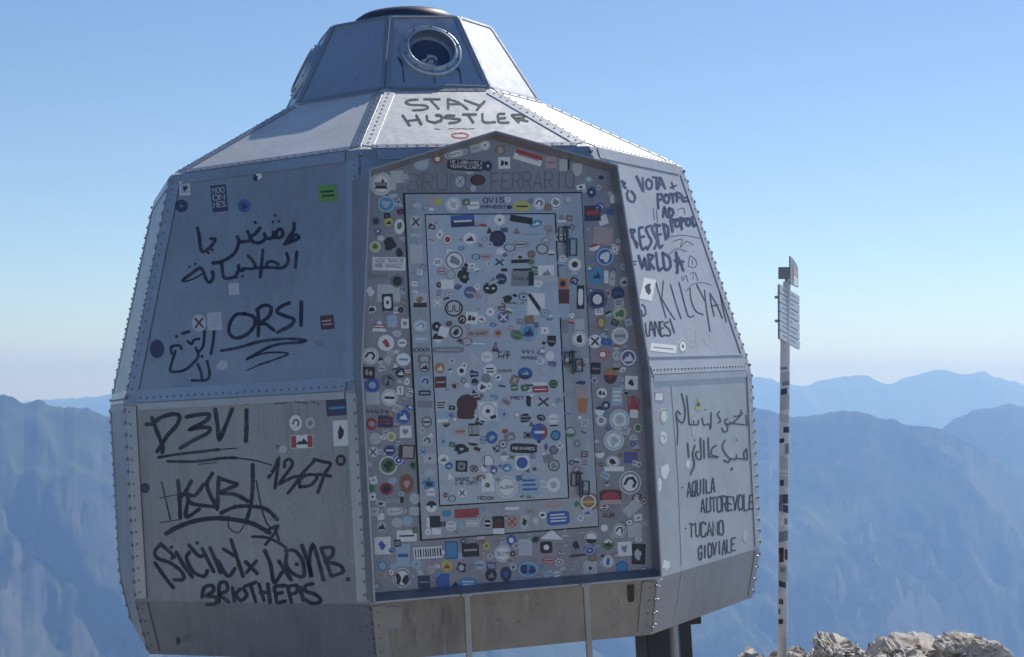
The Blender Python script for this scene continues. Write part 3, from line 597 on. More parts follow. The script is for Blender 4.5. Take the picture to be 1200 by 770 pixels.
G('RU', 725, 195, 5.92, 5, "350 490 450 478 570 500;350 612 400 572 470 590;380 520 440 505 430 560 470 520 520 545;490 640 485 690 530 700 540 660 500 620 490 640;510 650 512 680;240 290 250 370;262 300 270 385;410 300 450 290 460 330", M_ink2)
G('RU', 740, 310, 6.41, 8, "452 480 415 500 428 598 470 620;482 490 492 622;450 582 520 562;560 510 545 560 570 610 598 582 588 530 562 510", M_chalk)
G('RL', 760, 460, 7.7, 14, "880 205 888 300;870 292 780 282 730 270;838 160 822 208 770 215;850 185 800 240 745 282 700 290 690 250 712 240;712 280 712 340 680 356 664 322;640 172 624 200 652 255 630 272;566 182 562 322 545 285 500 292 485 232;515 155;345 30 358 150 368 284;370 288 440 292 452 250;410 288 405 255;300 10 330 150 318 265 275 255 250 192 266 168 288 195;10:250 222 265 330 262 470;16:885 510 892 600 866 592 862 540 885 512;870 602 800 592 795 560;16:790 602 740 602 720 628 680 612;690 430 668 490 700 560 742 600;795 430;18:755 685;612 478 578 500 570 558 628 582 542 582;540 410 546 580;500 430 506 592;470 410 476 592 440 592 428 545 455 530;420 480 400 560 415 650 380 740;418 430;355 460 366 580", M_ink2, 'two lines of grey Arabic handwriting')
for tx, a, b, h in (('AQUILA', (226, 207), (437, 168), 104), ('AUTOREVOLE', (326, 326), (730, 299), 108), ('TUCANO', (240, 512), (505, 486), 98), ('GIOVIALE', (308, 682), (592, 612), 98)):
    wtext('RL', 770, 550, 6.415, 12, tx, a, b, h, M_ink, .07, 'the word '+tx+' in hand-drawn capitals')
G('RL', 770, 550, 6.415, 14, "190 136;215 446;18:560 0")
wtext('plate', 0, 0, 1, 1.3, 'BRUNO', (476, 223), (560, 222), 19, M_relief, 0, 'raised lettering above the door, left word', 'lettering')
wtext('plate', 0, 0, 1, 1.3, 'FERRARIO', (574, 222), (674, 220), 19, M_relief, 0, 'raised lettering above the door, right word', 'lettering')

def sticker(surf, cx, cy, w, h, shape, base, fg, motif, rot, seq):
    P, par = SURF[surf]; rg = random.Random(int(cx*7+cy*13)); mb = MB(); lay = [0]
    ca, sa = math.cos(R_(rot)), math.sin(R_(rot)); off0 = OFF[surf]+seq*.00002+rg.random()*.0004
    def px(u, v): x, y = u*w/2, -v*h/2; return cx+x*ca+y*sa, cy-x*sa+y*ca
    cen = P.hit(cx, cy)
    def poly(pts, col):
        V = [P.hit(*px(*p), off0+lay[0]*.00013) for p in pts]; mb.add(V, [list(range(len(V)))[::-1]], CI[col]); lay[0] += 1
    def circ(r, n=16, c=(0, 0), ry=None): return [(c[0]+r*math.cos(t), c[1]+(ry or r)*math.sin(t)) for t in np.arange(n)*2*math.pi/n]
    def rrect(x0, y0, x1, y1, r=.18):
        return [(x0+r, y0), (x1-r, y0), (x1, y0+r), (x1, y1-r), (x1-r, y1), (x0+r, y1), (x0, y1-r), (x0, y0+r)]
    jag = lambda n, lo, hi: [(math.cos(t)*q, math.sin(t)*q) for t, q in ((2*math.pi*(i+rg.uniform(-.2, .2))/n, rg.uniform(lo, hi)) for i in range(n))]
    rect = lambda a, b, c, d: [(a, b), (c, b), (c, d), (a, d)]
    shp = {'c': circ(1, 22), 'e': circ(1, 22), 'r': rect(-1, -1, 1, 1), 'rr': rrect(-1, -1, 1, 1, .3), 't': [(-1, -1), (1, -1), (.1, 1), (-.1, 1)],
           'b': jag(13, .6, 1.05), 'd': [(-1, -.8), (.9, -1), (1, .85), (-.85, 1)], 's': [(-1, 1), (-1, -.3), (-.5, -.85), (0, -1), (.5, -.85), (1, -.3), (1, 1)],
           'hc': [(-1, -1)]+[(-math.cos(t), -1+2*math.sin(t)) for t in np.linspace(0, math.pi, 12)], 'g': [(-.62, -1), (.62, -1), (1, .5), (.9, 1), (-.9, 1), (-1, .5)], 'n': None}[shape]
    if shp:
        V0 = [P.hit(*px(*p), off0) for p in shp]; V1 = [v-P.n*(off0*.9) for v in V0]; n = len(shp)
        mb.add(V0+V1, [list(range(n))[::-1]]+[[i, (i+1) % n, n+(i+1) % n, n+i] for i in range(n)], CI[base]); lay[0] += 1
    rnd_ = shape in 'c e b'.split()
    def strokes(pls, wd, col):
        for pl in pls:
            V, F = stroke_poly([(x*w/2, y*h/2) for x, y in pl], wd); b = [P.hit(*px(v[0]*2/w, v[1]*2/h), off0+lay[0]*.00013) for v in V]
            mb.add(b, [f[::-1] for f in F], CI[col]); lay[0] += .25
    for mo in (motif.split('+') if motif and motif != '-' else []):
        col = fg
        if ':' in mo: mo, col = mo.split(':')
        k = .68 if rnd_ else .85
        if mo == 'ring':
            n = 20; a = circ(.92, n); b = circ(.74, n)
            V = [P.hit(*px(*p), off0+lay[0]*.00013) for p in a+b]; mb.add(V, [[i, n+i, n+(i+1) % n, (i+1) % n] for i in range(n)], CI[col]); lay[0] += 1
        elif mo == 'frame':
            for q in (rect(-.98, -.98, .98, -.8), rect(-.98, .8, .98, .98), rect(-.98, -.8, -.8, .8), rect(.8, -.8, .98, .8)): poly(q, col)
        elif mo == 'dot': poly(circ(.48, 14), col)
        elif mo == 'disc': poly(circ(.8, 18), col)
        elif mo == 'pip': poly(circ(.25, 8), col)
        elif mo == 'inner': poly(rrect(-.66, -.7, .66, .7, .25), col)
        elif mo == 'bar': poly(rect(-k*.9, -.16, k*.9, .14), col)
        elif mo == 'bar2': poly(rect(-k*.9, .1, k*.8, .34), col); poly(rect(-k*.8, -.4, k*.9, -.18), col)
        elif mo == 'bar3':
            for y in (.5, .05, -.4): poly(rect(-k*.85, y-.1, k*rg.uniform(.55, .9), y+.1), col)
        elif mo == 'mtn': poly([(-.62, -.42), (-.2, .15), (-.05, -.02), (.15, .5), (.64, -.42)], col)
        elif mo == 'blob': poly([(x*.62, y*.62) for x, y in jag(11, .45, 1.05)], col)
        elif mo == 'blob2': poly([(x*.4-.35, y*.7) for x, y in jag(9, .5, 1.)], col); poly([(x*.4+.35, y*.6-.1) for x, y in jag(9, .5, 1.)], col)
        elif mo == 'top': poly(rect(-.98, .15, .98, .97) if not rnd_ else [(math.cos(t)*.97, math.sin(t)*.97) for t in np.linspace(.15, math.pi-.15, 12)], col)
        elif mo == 'bot': poly(rect(-.98, -.97, .98, -.35) if not rnd_ else [(math.cos(t)*.97, -math.sin(t)*.97) for t in np.linspace(.25, math.pi-.25, 12)], col)
        elif mo == 'mid': poly(rect(-.9, -.2, .9, .35), col)
        elif mo == 'left': poly(rect(-.95, -.9, -.5, .9), col)
        elif mo == 'right': poly(rect(.5, -.9, .95, .9) if not rnd_ else [(math.cos(t)*.95, math.sin(t)*.95) for t in np.linspace(-1.2, 1.2, 12)], col)
        elif mo == 'x': strokes([[(-.5, -.5), (.5, .5)], [(-.5, .5), (.5, -.5)]], min(w, h)*.13, col)
        elif mo == 'diag': strokes([[(-.75, .8), (.7, -.75)]], w*.22, col)
        elif mo == 'code':
            x = -.9
            while x < .85: ww_ = rg.uniform(.05, .11); poly(rect(x, -.7, x+ww_, .7), col); x += ww_+rg.uniform(.06, .12)
        elif mo == 'arc': strokes([[(-.5, -.1), (-.2, .35), (.25, .4), (.5, 0), (.3, -.35)]], min(w, h)*.12, col)
        elif mo.startswith('txt='):
            rows = mo[4:].replace('_', ' ').split('/'); nr = len(rows); kk = k if shp else 1
            for i, rw in enumerate(rows):
                y1 = .8-1.6*i/nr; hh = 1.6/nr*.72
                if nr == 1: hh = min(1.4, 1.5*w*kk/len(rw)/h*1.2); y1 = hh/2
                strokes([[(-kk+x*2*kk, y1-hh+y*hh) for x, y in pl] for pl in glyphs(rw)], max(.45, min(1.1, w*kk/len(rw)*.17)), col)
    used = sorted(set(mb.m)); remap = {u: i for i, u in enumerate(used)}
    mb.v = [tuple(np.array(v)-cen) for v in mb.v]; mb.m = [remap[x] for x in mb.m]
    if not mb.v: return
    o = mb.build('sticker', [CL[u] for u in used], par); o.location = cen.tolist()
    return o
#STICKERS
DATA = """
@ 420 150 5.5 auto
145 360 140 150 c W K ring:L+mtn+bar:S
250 315 85 80 r L - - 3
225 370 35 60 r L - -
180 490 120 115 c C c ring:c+blob:c
113 600 55 55 c N W ring:S
195 608 60 55 c Y K mtn
265 635 65 100 e W G blob:G
125 665 60 60 b V W pip
200 730 90 80 b K W pip
370 605 80 85 c L K x
372 690 75 20 r L - -
375 500 75 40 b L - -
470 470 50 55 r P - - 8
515 475 45 45 r Y - - 5
610 493 100 100 c W L ring:L+blob:L
740 498 75 50 rr W S bar 6
405 225 100 100 c c W blob:L
510 200 70 60 c T W ring:R+dot:W
630 165 150 52 e W K ring:S+txt=MOUNTAIN 13
755 130 65 50 r L S bar 12
815 110 68 68 c W S ring:L+pip
915 140 90 80 b T P blob:P
940 225 75 75 r W K blob2
695 240 245 70 rr K W txt=NO_LABBIAMOLA/VERAPALCARTA -3
835 245 55 70 c N W pip
718 290 55 15 e L - -
770 335 100 70 e M K ring:K
740 390 40 40 c L - -
655 345 60 70 c L S x
873 465 140 50 n W N txt=OVIS
870 508 170 30 n W N txt=HORNBOST
672 600 150 75 r N W top:B+bar:W 3
910 592 72 72 c W K pip
800 592 60 40 r c - -
575 718 75 85 c W R ring:S+dot:R
718 712 85 78 c W K mtn
898 712 105 105 c N R ring:K+bar:M
470 600 30 15 r L - -
@ 580 150 5.5 auto
215 190 185 68 r W R top:R+bar:P -17
360 222 75 75 r P S bar
450 238 70 75 r L K right:K
530 270 60 80 s L - -
605 330 65 40 b c W pip
685 320 36 28 c N - -
622 415 62 75 c N W ring:B+pip:W
630 550 105 100 r M N mid:R+bot:N+frame:N
697 695 130 122 d P - -
175 505 120 70 e Y K bar:K
285 485 75 80 c W N ring:L+arc:N
392 478 88 88 c W S ring:S+blob:S
475 460 60 65 c L L ring:S
170 590 145 42 r K N - -9
235 685 115 35 r c S bar
@ 420 280 5.5 auto
108 50 75 75 c Y G ring:W+blob:G
205 35 100 90 b K W -
265 90 55 75 b K - -
197 160 215 85 r W N txt=SASSO_TRAMATTO/MORE_DANNAZZI -1
130 240 130 42 r S G bar:G
250 272 85 85 c K S ring:S+pip:K
75 340 60 70 b W - -
195 350 150 112 r L - -
188 410 72 112 r K W inner:W+pip:K
85 455 70 58 b W K blob
272 458 36 36 c K S pip
218 530 65 80 rr c - -
135 562 100 70 t W R bar2:R
300 545 50 62 r W K dot:S
250 610 70 62 b L - -
178 670 105 105 c W R blob
282 670 60 55 c W K bar
75 755 112 112 c W K ring:L+arc
375 95 84 125 r L - -
375 45 25 34 c K - -
375 97 66 66 c V W ring:R+bar
410 280 45 62 b c - -
398 395 88 95 r L K bot:K+blob:T
400 560 88 78 c W B ring:c+arc:C
405 645 95 50 r c W bar:W
405 715 112 32 n W K txt=XXXX
510 410 76 62 r L W x:W
615 447 130 118 e L K ring:K+txt=UU
730 510 76 80 r W K blob2:K
505 565 62 62 c K W pip:W
512 640 66 62 c K W bot:W
630 600 96 96 c L K ring:K+blob:K
770 610 150 50 r P K txt=ORISART
770 675 120 52 r c W bar:W
900 610 62 60 c P R blob:R
580 715 200 38 rr S L bar:L
620 140 132 132 c W S ring:S+blob:S
685 245 105 100 b K S pip:S 35
575 290 92 70 d W - - 10
640 310 60 50 b V - -
720 345 78 78 c V W bar:c
820 115 70 42 e P R bar:R
910 150 92 70 n W K x:K
830 195 60 50 c L - -
920 258 72 72 c N W bar:S
850 318 92 76 c K W bar:W+pip:K
875 390 92 82 r L - -
850 470 56 56 c W K pip
935 505 72 72 c V W x
740 240 60 60 c c - -
@ 580 280 5.5 auto
165 35 120 50 e L K ring:S+bar:K
305 65 88 76 c L K ring:K -15
162 118 118 78 hc L K bot:K+pip:K
175 198 118 15 r K - -1
180 255 146 98 r S K txt=CHALET+right:K -1
330 218 104 98 r W K mtn:S+bot:L
265 420 112 142 r W G diag:K
85 385 76 58 b K - -
105 412 90 16 n W K txt=ROCHEL
145 465 74 60 r c - -
215 600 112 116 c C B ring:c+mtn:N
322 590 52 45 r W K pip
365 660 56 72 s K W bar:S
315 672 32 26 b K - -
437 288 76 84 r O T frame:P+dot:K
440 370 76 92 r M - -
450 565 46 82 r S - -
445 465 68 90 r c - -
515 165 84 84 c W G ring:W+dot:K
494 40 56 150 rr c C bar:c
552 375 48 152 r K W inner:W
545 550 62 72 r L - -
545 645 98 100 c W K ring:L+blob:K
645 660 88 88 c W K x:K
710 115 126 128 c B W ring:c+blob:W
655 240 112 116 c C N mtn:N+bot:C
718 245 28 82 r W - -
757 255 36 92 r L T pip:T
660 390 126 136 c N W ring:V+inner:N+dot:W
792 350 86 84 c N V bar:B
805 480 104 100 b L G ring:Y+blob:G
685 540 72 112 b T Y dot:Y
805 625 112 116 c L W ring:W+bar:S
700 735 80 50 e R - -
60 200 40 20 r K - -
325 320 60 45 r c - -
@ 420 410 5.5 auto
190 65 66 76 c L S ring:S
290 62 92 82 c W c bar:C
68 148 78 76 r K P blob2:P
150 120 66 56 b L T bar:T
272 148 66 66 c N W ring:K+mtn:W
90 228 96 92 c B c ring:B+dot:c
192 200 86 86 c K S ring:S+blob2:S
270 205 38 32 b L - -
312 205 42 52 b W K pip
270 262 42 56 rr W K txt=1
330 275 42 52 rr W K txt=5
300 315 32 26 b P - -
92 312 90 82 r L - -
200 308 106 108 c W K ring:L+bar:K
120 395 142 40 n W K txt=SAALE4
175 462 96 78 r N R bar2:R
85 478 72 82 c R P blob:P
290 430 88 92 c B W ring:B+mtn:W
305 528 76 78 r W S blob:S
108 572 78 78 c L - -
212 560 62 64 c Y S ring:W+pip:S
95 658 66 72 c W K ring:L+x:K
202 648 74 70 c N W ring:B+bar:W
312 658 106 92 r P K frame:K+left:K
192 745 118 122 c W G ring:L+disc:G+blob:K
70 738 42 42 c L - -
350 745 56 66 b G K blob:K
425 60 78 52 r T c inner:c
428 110 78 78 c L K ring:K+mtn:K
430 205 78 78 c c N ring:c+arc:N
428 278 76 34 r N W bar:W
430 350 92 44 r S - -
440 465 74 78 c L K ring:K+bar:K
443 585 76 70 c L K ring:L+arc:K
460 700 82 62 r L K pip:K
525 118 66 70 c O Y mtn:W
530 208 74 72 r M P bar:P
602 70 56 52 c L B pip:B
665 135 64 64 c W K dot:K
742 155 72 60 b N c bar:c
620 232 66 66 b P K blob:K
800 240 68 66 c W B blob:N
535 358 76 72 r L K bar3:K
543 435 72 66 r c S bot:W
700 350 132 126 c M K ring:M
692 412 112 68 rr M - -
745 515 66 82 r K W code:W
655 525 98 62 e P K ring:L+bar:T
665 640 116 78 b K L pip:L
860 565 76 82 c B c blob:c
870 495 72 50 c c - -
835 395 118 118 r W S ring:L+pip:K
940 415 74 84 b c B pip:B
945 525 46 40 b R - -
932 608 62 64 c L K ring:K+pip:K
548 590 72 82 b c B pip:B
548 705 72 66 c W G mtn:G
665 750 76 72 r K S frame:K+inner:S+pip:K
745 765 56 52 c P M ring:M+x:M
835 720 92 102 c W K ring:S+txt=L
745 62 56 72 c L - -
827 45 76 72 c W S bar:L
848 130 82 82 c W K bar2:K
945 135 90 50 n W K txt=CNSAS
740 665 46 46 c L - -
@ 590 410 5.5 auto
5 35 80 66 n W K txt=FIE/MT
160 12 90 30 n W K txt=VVI
165 52 105 34 n W K txt=HEROES
300 40 56 66 c W L -
140 152 96 78 c B W mtn:c+bot:N
270 130 72 72 c L c ring:c
322 220 54 56 c K G disc:G+pip:K
238 255 102 40 r R W bar:W
235 218 96 20 r W - -
90 310 88 60 n W N txt=PRET
163 330 42 96 b K - -
258 335 118 96 e L N ring:L+x:N
140 440 88 84 b K S bar2:S
320 445 82 84 c W K ring:L+bar:L
325 488 50 10 r K - -
232 530 106 112 c B W ring:B+right:R+bar:W
337 552 66 70 c C N ring:N
432 530 70 74 c L K ring:K+bot:G
130 635 172 62 rr K W txt=HENWARES -2
275 625 32 52 b V - -
325 645 58 58 c S K ring:K
120 728 92 92 rr W B disc:B
237 745 62 56 c L - -
325 745 82 82 c L K ring:K+blob:S
500 212 72 26 b N - -
508 325 76 168 g O W top:P
525 472 52 52 r L S x:S
595 120 62 76 r K W bar:S
690 170 86 100 c M O top:O+pip:R
825 212 82 88 r W K blob:K
635 278 66 66 c W K blob2:K
660 358 56 56 c N L ring:N+dot:L
733 300 70 118 r c W bar3:W
838 345 84 102 t R W ring:R
630 455 70 74 c W S ring:L+dot:S
748 450 126 132 c W c ring:c+dot:L+pip:c
712 583 130 132 c W c ring:c+blob:c
838 562 56 40 hc L S pip:S
820 695 86 72 r B R txt=TS
705 720 88 74 c W K ring:L+blob:K
640 30 84 76 c R W ring:P+dot:W
805 50 112 112 c V W ring:W+mtn:W
@ 595 550 4.81 auto
600 -2 112 26 r W - -
690 75 122 132 c W K ring:S+arc:K
580 158 124 84 rr M W disc:R+bot:P 2
705 215 112 60 r L - - 42
570 260 72 42 n W M txt=AUR
545 330 40 40 c W - -
630 345 72 82 c W K ring:S+arc:K
715 343 80 80 r L - - 4
565 420 66 72 c G W top:W+ring:G+mtn:K
660 448 78 80 r W S blob:S 4
738 478 76 116 r K S blob:L
565 520 66 72 c W B ring:L+blob:B
645 550 72 70 c C B ring:B
465 558 76 86 rr L K pip:K
472 385 76 72 c W K ring:S+bot:K
385 430 70 90 t S K blob:K
385 487 116 20 b M - - 5
248 370 132 50 t W - -
218 440 68 66 rr K W dot:W
235 515 92 46 e P R ring:R+bar:R
115 565 126 92 e C N ring:c+blob2:N
100 440 76 92 r L c bar3:c
20 400 56 62 c B W ring:B+dot:W
310 560 42 32 b L - -
455 183 96 92 rr T O ring:W+dot:O+bar:Y
390 195 32 42 b G - -
285 275 126 78 rr B W bar3:W 4
262 200 92 34 r P - -
158 290 56 62 b L W pip:W
93 298 50 82 s L K blob:K
25 295 66 72 c P R ring:O+x:R
25 220 82 16 r W - - 2
125 90 116 112 rr c B bar3:B 2
110 155 88 18 n W K txt=4FIGLI
258 88 76 82 c W C dot:c
@ 420 550 4.81 auto
85 60 60 56 b W S pip:S
75 105 36 52 b G - -
80 155 56 56 b W K pip:K
158 110 72 70 c M K ring:R+dot:K
272 82 80 108 e R G ring:G+blob:P
205 180 100 30 n W L txt=SPORT
245 172 32 42 b K - -
318 165 62 64 c L - -
90 238 56 50 r L T pip:T
200 237 146 48 e W K ring:S+txt=SUSCANT 2
315 235 56 46 r L c bar:c
130 322 70 76 c L K ring:S+mtn:K
218 300 62 56 c L - -
275 292 62 58 c c - -
272 375 112 62 r W K bar:K
287 350 46 40 b Y - -
137 430 92 98 r W B blob:B 2
252 485 76 126 r c W bar:B
392 470 162 66 r W K code:K 4
525 455 72 102 rr C B frame:B 2
632 455 96 76 r K L bar:P 3
722 432 46 64 b Y K pip:K
815 475 96 96 c W K ring:L+txt=SIM
135 545 84 88 c C L ring:P+dot:c
245 612 106 110 c W K ring:S+blob2:K
104 660 40 44 c L N ring:N
408 566 46 52 c P L ring:L
370 635 68 70 r N W bar:S 2
475 625 76 72 r B N - 2
497 545 64 66 c Y R mtn:R
580 555 66 72 b K L dot:L
620 640 112 62 e C W bar2:W
685 540 64 56 c c B bar:B
748 595 64 74 c K S ring:K+mtn:S
832 590 62 82 c N C dot:B
400 18 76 50 b L - -
398 85 82 76 b C W blob:N
410 128 78 50 b W P bar:P
412 210 64 66 c W K top:K+pip:K
432 295 60 64 r K - -
395 300 22 56 r W - -
440 350 52 36 r W - -
500 250 56 52 b C - -
612 248 136 50 r R - - 3
522 320 62 62 c L S ring:W+bar:W
582 322 36 36 b c - -
642 305 82 42 r L W bar:W
728 305 62 62 c K W ring:W+bar:W
790 315 66 102 r K M inner:M+bot:W
610 70 132 58 n W K txt=SMOKE_TO/A_RE_CORTI
730 90 70 72 r W G blob:G 3
835 100 116 126 c W K ring:L+txt=ALDOX
720 162 98 28 n W K txt=NEDOK
585 133 52 52 c W B x:N
@ 130 170 2.567 LU
222 130 33 42 r L K frame:W+blob:N
212 183 38 38 c N W ring:N+pip:S
325 160 46 80 r N L txt=MOO/ON/NES 6
400 183 38 40 c B N blob:N
443 88 26 36 b W - -
434 98 16 26 b K - -
652 145 54 50 r E K bar2:K 5
370 433 32 36 r L - - 3
265 535 44 52 c L M x:M
312 530 44 54 r L c bar3:c 3
138 613 42 56 c N V -
335 665 36 36 b L - -
650 533 40 42 r M P bar2:P 6
626 595 24 18 r S - -
@ 130 440 2.333 LL
505 130 34 44 c W K arc:K
545 130 27 32 c L S dot:S
522 181 62 36 r W R left:R+right:R+mtn:K 2
618 88 58 44 r N C bar:C 4
628 158 40 70 r W K blob:K 2
628 232 28 32 c K S dot:S
92 308 26 28 c N - -
470 202 30 26 b L - -
455 198 16 30 n L K arc:K
184 726 16 24 b K - -
@ 680 160 2.75 RU
218 492 40 70 r W K blob:K -12
268 682 84 26 r W K bar:T -6
331 676 28 46 c W G ring:G+pip:K
@ 740 400 2.08 RL
68 135 24 22 r W S frame:S
80 183 20 40 c W G ring:E
78 235 16 30 c W S arc:S
163 152 15 30 t Y K mtn:K
82 318 30 40 b W - -
68 350 16 40 b W - -
277 475 12 28 c L - -
85 545 26 30 b W - -
57 185 14 40 c P - -
150 205 10 60 b L - -
138 300 12 22 b W - -
"""
import re
def inq(q, x, y):
    s_ = 0
    for i in range(4):
        (a, b), (c, d) = q[i], q[(i+1) % 4]
        if (c-a)*(y-b)-(d-b)*(x-a) < 0: return False
    return True
seq = 0; seen = []; LIST = []
for ln in DATA.strip().split('\n'):
    w_ = ln.split()
    if w_[0] == '@': ox, oy, sc, sf = float(w_[1]), float(w_[2]), float(w_[3]), w_[4]; continue
    x, y, ww, hh = ox+float(w_[0])/sc, oy+float(w_[1])/sc, float(w_[2])/sc, float(w_[3])/sc
    rot = float(w_[8]) if len(w_) > 8 else rnd.uniform(-3, 3)
    surf = sf
    if sf == 'auto': surf = 'leaf' if inq(LQ, x, y) else ('frame' if inq(FQ, x, y) else 'plate')
    seq += 1
    LIST.append((surf, x, y, ww, hh, w_[4], w_[5], w_[6], w_[7], rot, seq % 37))
# worn little stickers that fill the gaps
fr = random.Random(99); big = [(q[1], q[2], max(q[3], q[4])/2) for q in LIST]; small = []
PINQ = [(440, 206), (722, 204), (762, 668), (446, 692)]
for _ in range(6000):
    if len(small) >= 330: break
    x, y = fr.uniform(436, 762), fr.uniform(178, 690)
    if not inq(PINQ, x, y): continue
    if 478 < x < 676 and 200 < y < 226: continue
    r0_ = fr.uniform(2.8, 6.2)
    if not (inq(LQ, x, y) == inq(LQ, x+r0_+1, y) == inq(LQ, x-r0_-1, y) == inq(LQ, x, y+r0_+1) == inq(LQ, x, y-r0_-1)): continue
    if not (inq(FQ, x, y) == inq(FQ, x+r0_+1, y) == inq(FQ, x-r0_-1, y) == inq(FQ, x, y+r0_+1) == inq(FQ, x, y-r0_-1)): continue
    near_ = sum(1 for a, b, c in big if math.hypot(a-x, b-y) < (c+r0_)*.76)
    if near_ or any(math.hypot(a-x, b-y) < (c+r0_)*.85 for a, b, c in small): continue
    small.append((x, y, r0_))
    surf = 'leaf' if inq(LQ, x, y) else ('frame' if inq(FQ, x, y) else 'plate')
    sh = fr.choice('c c c r r rr e b d t'.split()); base = fr.choice('W W W W L L L L c c S S K N P V T C M B G'.split())
    fgc = fr.choice('KNSRB') if base in 'WLcPYO' else fr.choice('WLS')
    mo = fr.choice(['-', 'pip', 'bar', 'bar2', 'ring', 'blob', 'mtn', 'x', 'ring+pip', 'ring+bar', 'arc', 'bot', 'bar3', 'top'])
    LIST.append((surf, x, y, r0_*2*fr.uniform(.8, 1.3), r0_*2*fr.uniform(.7, 1.1), sh, base, fgc, mo, fr.uniform(-25, 25), _ % 37))
LIST.sort(key=lambda q: -q[3]*q[4])
joined = {}
for i_, q in enumerate(LIST):
    o = sticker(*q)
    if i_ >= 298 and o is not None:
        o.name = 'small_stickers'; joined.setdefault(q[0], []).append(o)
for k_, obs in joined.items():          # beyond the largest 298 the little ones of a surface are one part
    vs = []; fs = []; mi = []
    for o in obs:
        b = len(vs); vs += [tuple(v.co+o.location) for v in o.data.vertices]
        mk_ = [CL.index(m) for m in o.data.materials]
        for p in o.data.polygons: fs.append([b+v for v in p.vertices]); mi.append(mk_[p.material_index])
    par = obs[0].parent
    for o in obs: bpy.data.objects.remove(o)
    mesh('small_stickers', vs, fs, CL, par, 'stuff', None, mi)
# sticker behind the porthole glass
Pp, c_ = port_centre(0); SURF['pg'] = (Plane(c_-Pp.n*.0375, Pp.n), PORT0); OFF['pg'] = .001
sticker('pg', 505, 72, 22, 17, 'b', 'L', 'N', 'arc:N', 0, 1)

# ------------------------------------------------------------------ boulders
def rock_mat():
    m, t, p = newmat('limestone'); L = t.links.new
    tc = N(t, 'ShaderNodeTexCoord')
    a = N(t, 'ShaderNodeTexNoise', ins={'Scale': 5., 'Detail': 10., 'Roughness': .7}); L(tc.outputs['Object'], a.inputs[0])
    v = N(t, 'ShaderNodeTexVoronoi', feature='DISTANCE_TO_EDGE', ins={'Scale': 7.}); L(a.outputs['Color'], v.inputs[0])
    r = ramp(t, .3, .72, (.38, .35, .31, 1), (.80, .76, .70, 1)); L(a.outputs[0], r.inputs[0])
    f = N(t, 'ShaderNodeTexNoise', ins={'Scale': 40., 'Detail': 6., 'Roughness': .75}); L(tc.outputs['Object'], f.inputs[0])
    r2 = ramp(t, .56, .68); L(f.outputs[0], r2.inputs[0])
    c = mixc(t, r2.outputs[0], r.outputs[0], (.22, .19, .16, 1))
    mpz = N(t, 'ShaderNodeMapping'); mpz.inputs[3].default_value = (2.2, 2.2, 9); mpz.inputs[2].default_value = (.25, .2, 0); L(tc.outputs['Object'], mpz.inputs[0])
    cr = N(t, 'ShaderNodeTexNoise', ins={'Scale': 1.6, 'Detail': 8., 'Roughness': .65}); L(mpz.outputs[0], cr.inputs[0])
    r6 = ramp(t, .52, .60); L(cr.outputs[0], r6.inputs[0])
    c = mixc(t, r6.outputs[0], c, (.25, .20, .15, 1)); L(c, p.inputs['Base Color']); p.inputs['Roughness'].default_value = .9
    b = N(t, 'ShaderNodeBump', ins={'Strength': .6, 'Distance': .025}); L(a.outputs[0], b.inputs['Height'])
    b2 = N(t, 'ShaderNodeBump', ins={'Strength': .6, 'Distance': .008}); L(f.outputs[0], b2.inputs['Height']); L(b.outputs[0], b2.inputs['Normal']); L(b2.outputs[0], p.inputs['Normal'])
    return m
M_rock = rock_mat()
def boulder(x0, x1, ytop, d, depth, seed, label, ground=0.):
    rg = np.random.RandomState(seed)
    tl = wat(x0, ytop, d); tr = wat(x1, ytop, d); c = (tl+tr)/2; hw = (tr-tl).length/2; ztop = c.z
    hh = (ztop-ground+.12)/2; cz = ztop-hh
    bm = bmesh.new(); bmesh.ops.create_icosphere(bm, subdivisions=6, radius=1)
    V = np.array([v.co[:] for v in bm.verts]); nrm = V.copy()
    # angular: cut by random planes
    V = np.sign(V)*np.abs(V)**.5; V /= np.abs(V).max()
    for i in range(26):
        n = rg.normal(size=3); n /= np.linalg.norm(n); k = rg.uniform(.82, 1.08); dd = V@n; V -= np.outer(np.maximum(0, dd-k), n)
    q = V*3+seed
    def n3(s, o): return (fbm(q[:, 0]*s+q[:, 2]*s*.7, q[:, 1]*s+q[:, 2]*s*.9, seed, o, True)-.55)
    step = np.round((V[:, 2]+n3(1., 3)*.25)*7)/7            # bedding ledges
    V *= (1+.17*n3(.9, 4)+.10*n3(3.2, 5))[:, None]
    V *= (1-.05*np.clip((n3(2.1, 3)-.22)*9, 0, 1))[:, None]
    V[:, 0] *= 1+.10*np.sin(step*23+seed); V[:, 1] *= 1+.10*np.cos(step*31)
    V /= np.array([np.abs(V[:, 0]).max(), np.abs(V[:, 1]).max(), V[:, 2].max()])
    lat = Vector(RX.tolist()+[0]); fw = Vector(FX.tolist()+[0])
    for v, p in zip(bm.verts, V):
        w = lat*(p[0]*hw)+fw*(p[1]*depth)+Vector((0, 0, max(p[2], -1)*hh)); v.co = w
    me = bpy.data.meshes.new('boulder'); bm.to_mesh(me); bm.free(); me.materials.append(M_rock)
    o = bpy.data.objects.new('boulder', me); link(o); o.location = (c.x, c.y, cz)
    o['label'] = label; o['category'] = 'boulder'; o['group'] = 'limestone boulders on the summit edge'
    return o
boulder(838, 916, 761, 9.9, .45, 3, 'low pale rock at the left end of the boulder row')
boulder(890, 966, 755.5, 10.45, .40, 12, 'flat pale rock directly at the foot of the signpost')
boulder(947, 1020, 744, 9.7, .50, 21, 'blocky limestone boulder with a grey front face, right of the signpost foot')
boulder(1002, 1118, 743, 10.1, .62, 34, 'long jagged cream limestone boulder in the middle of the row')
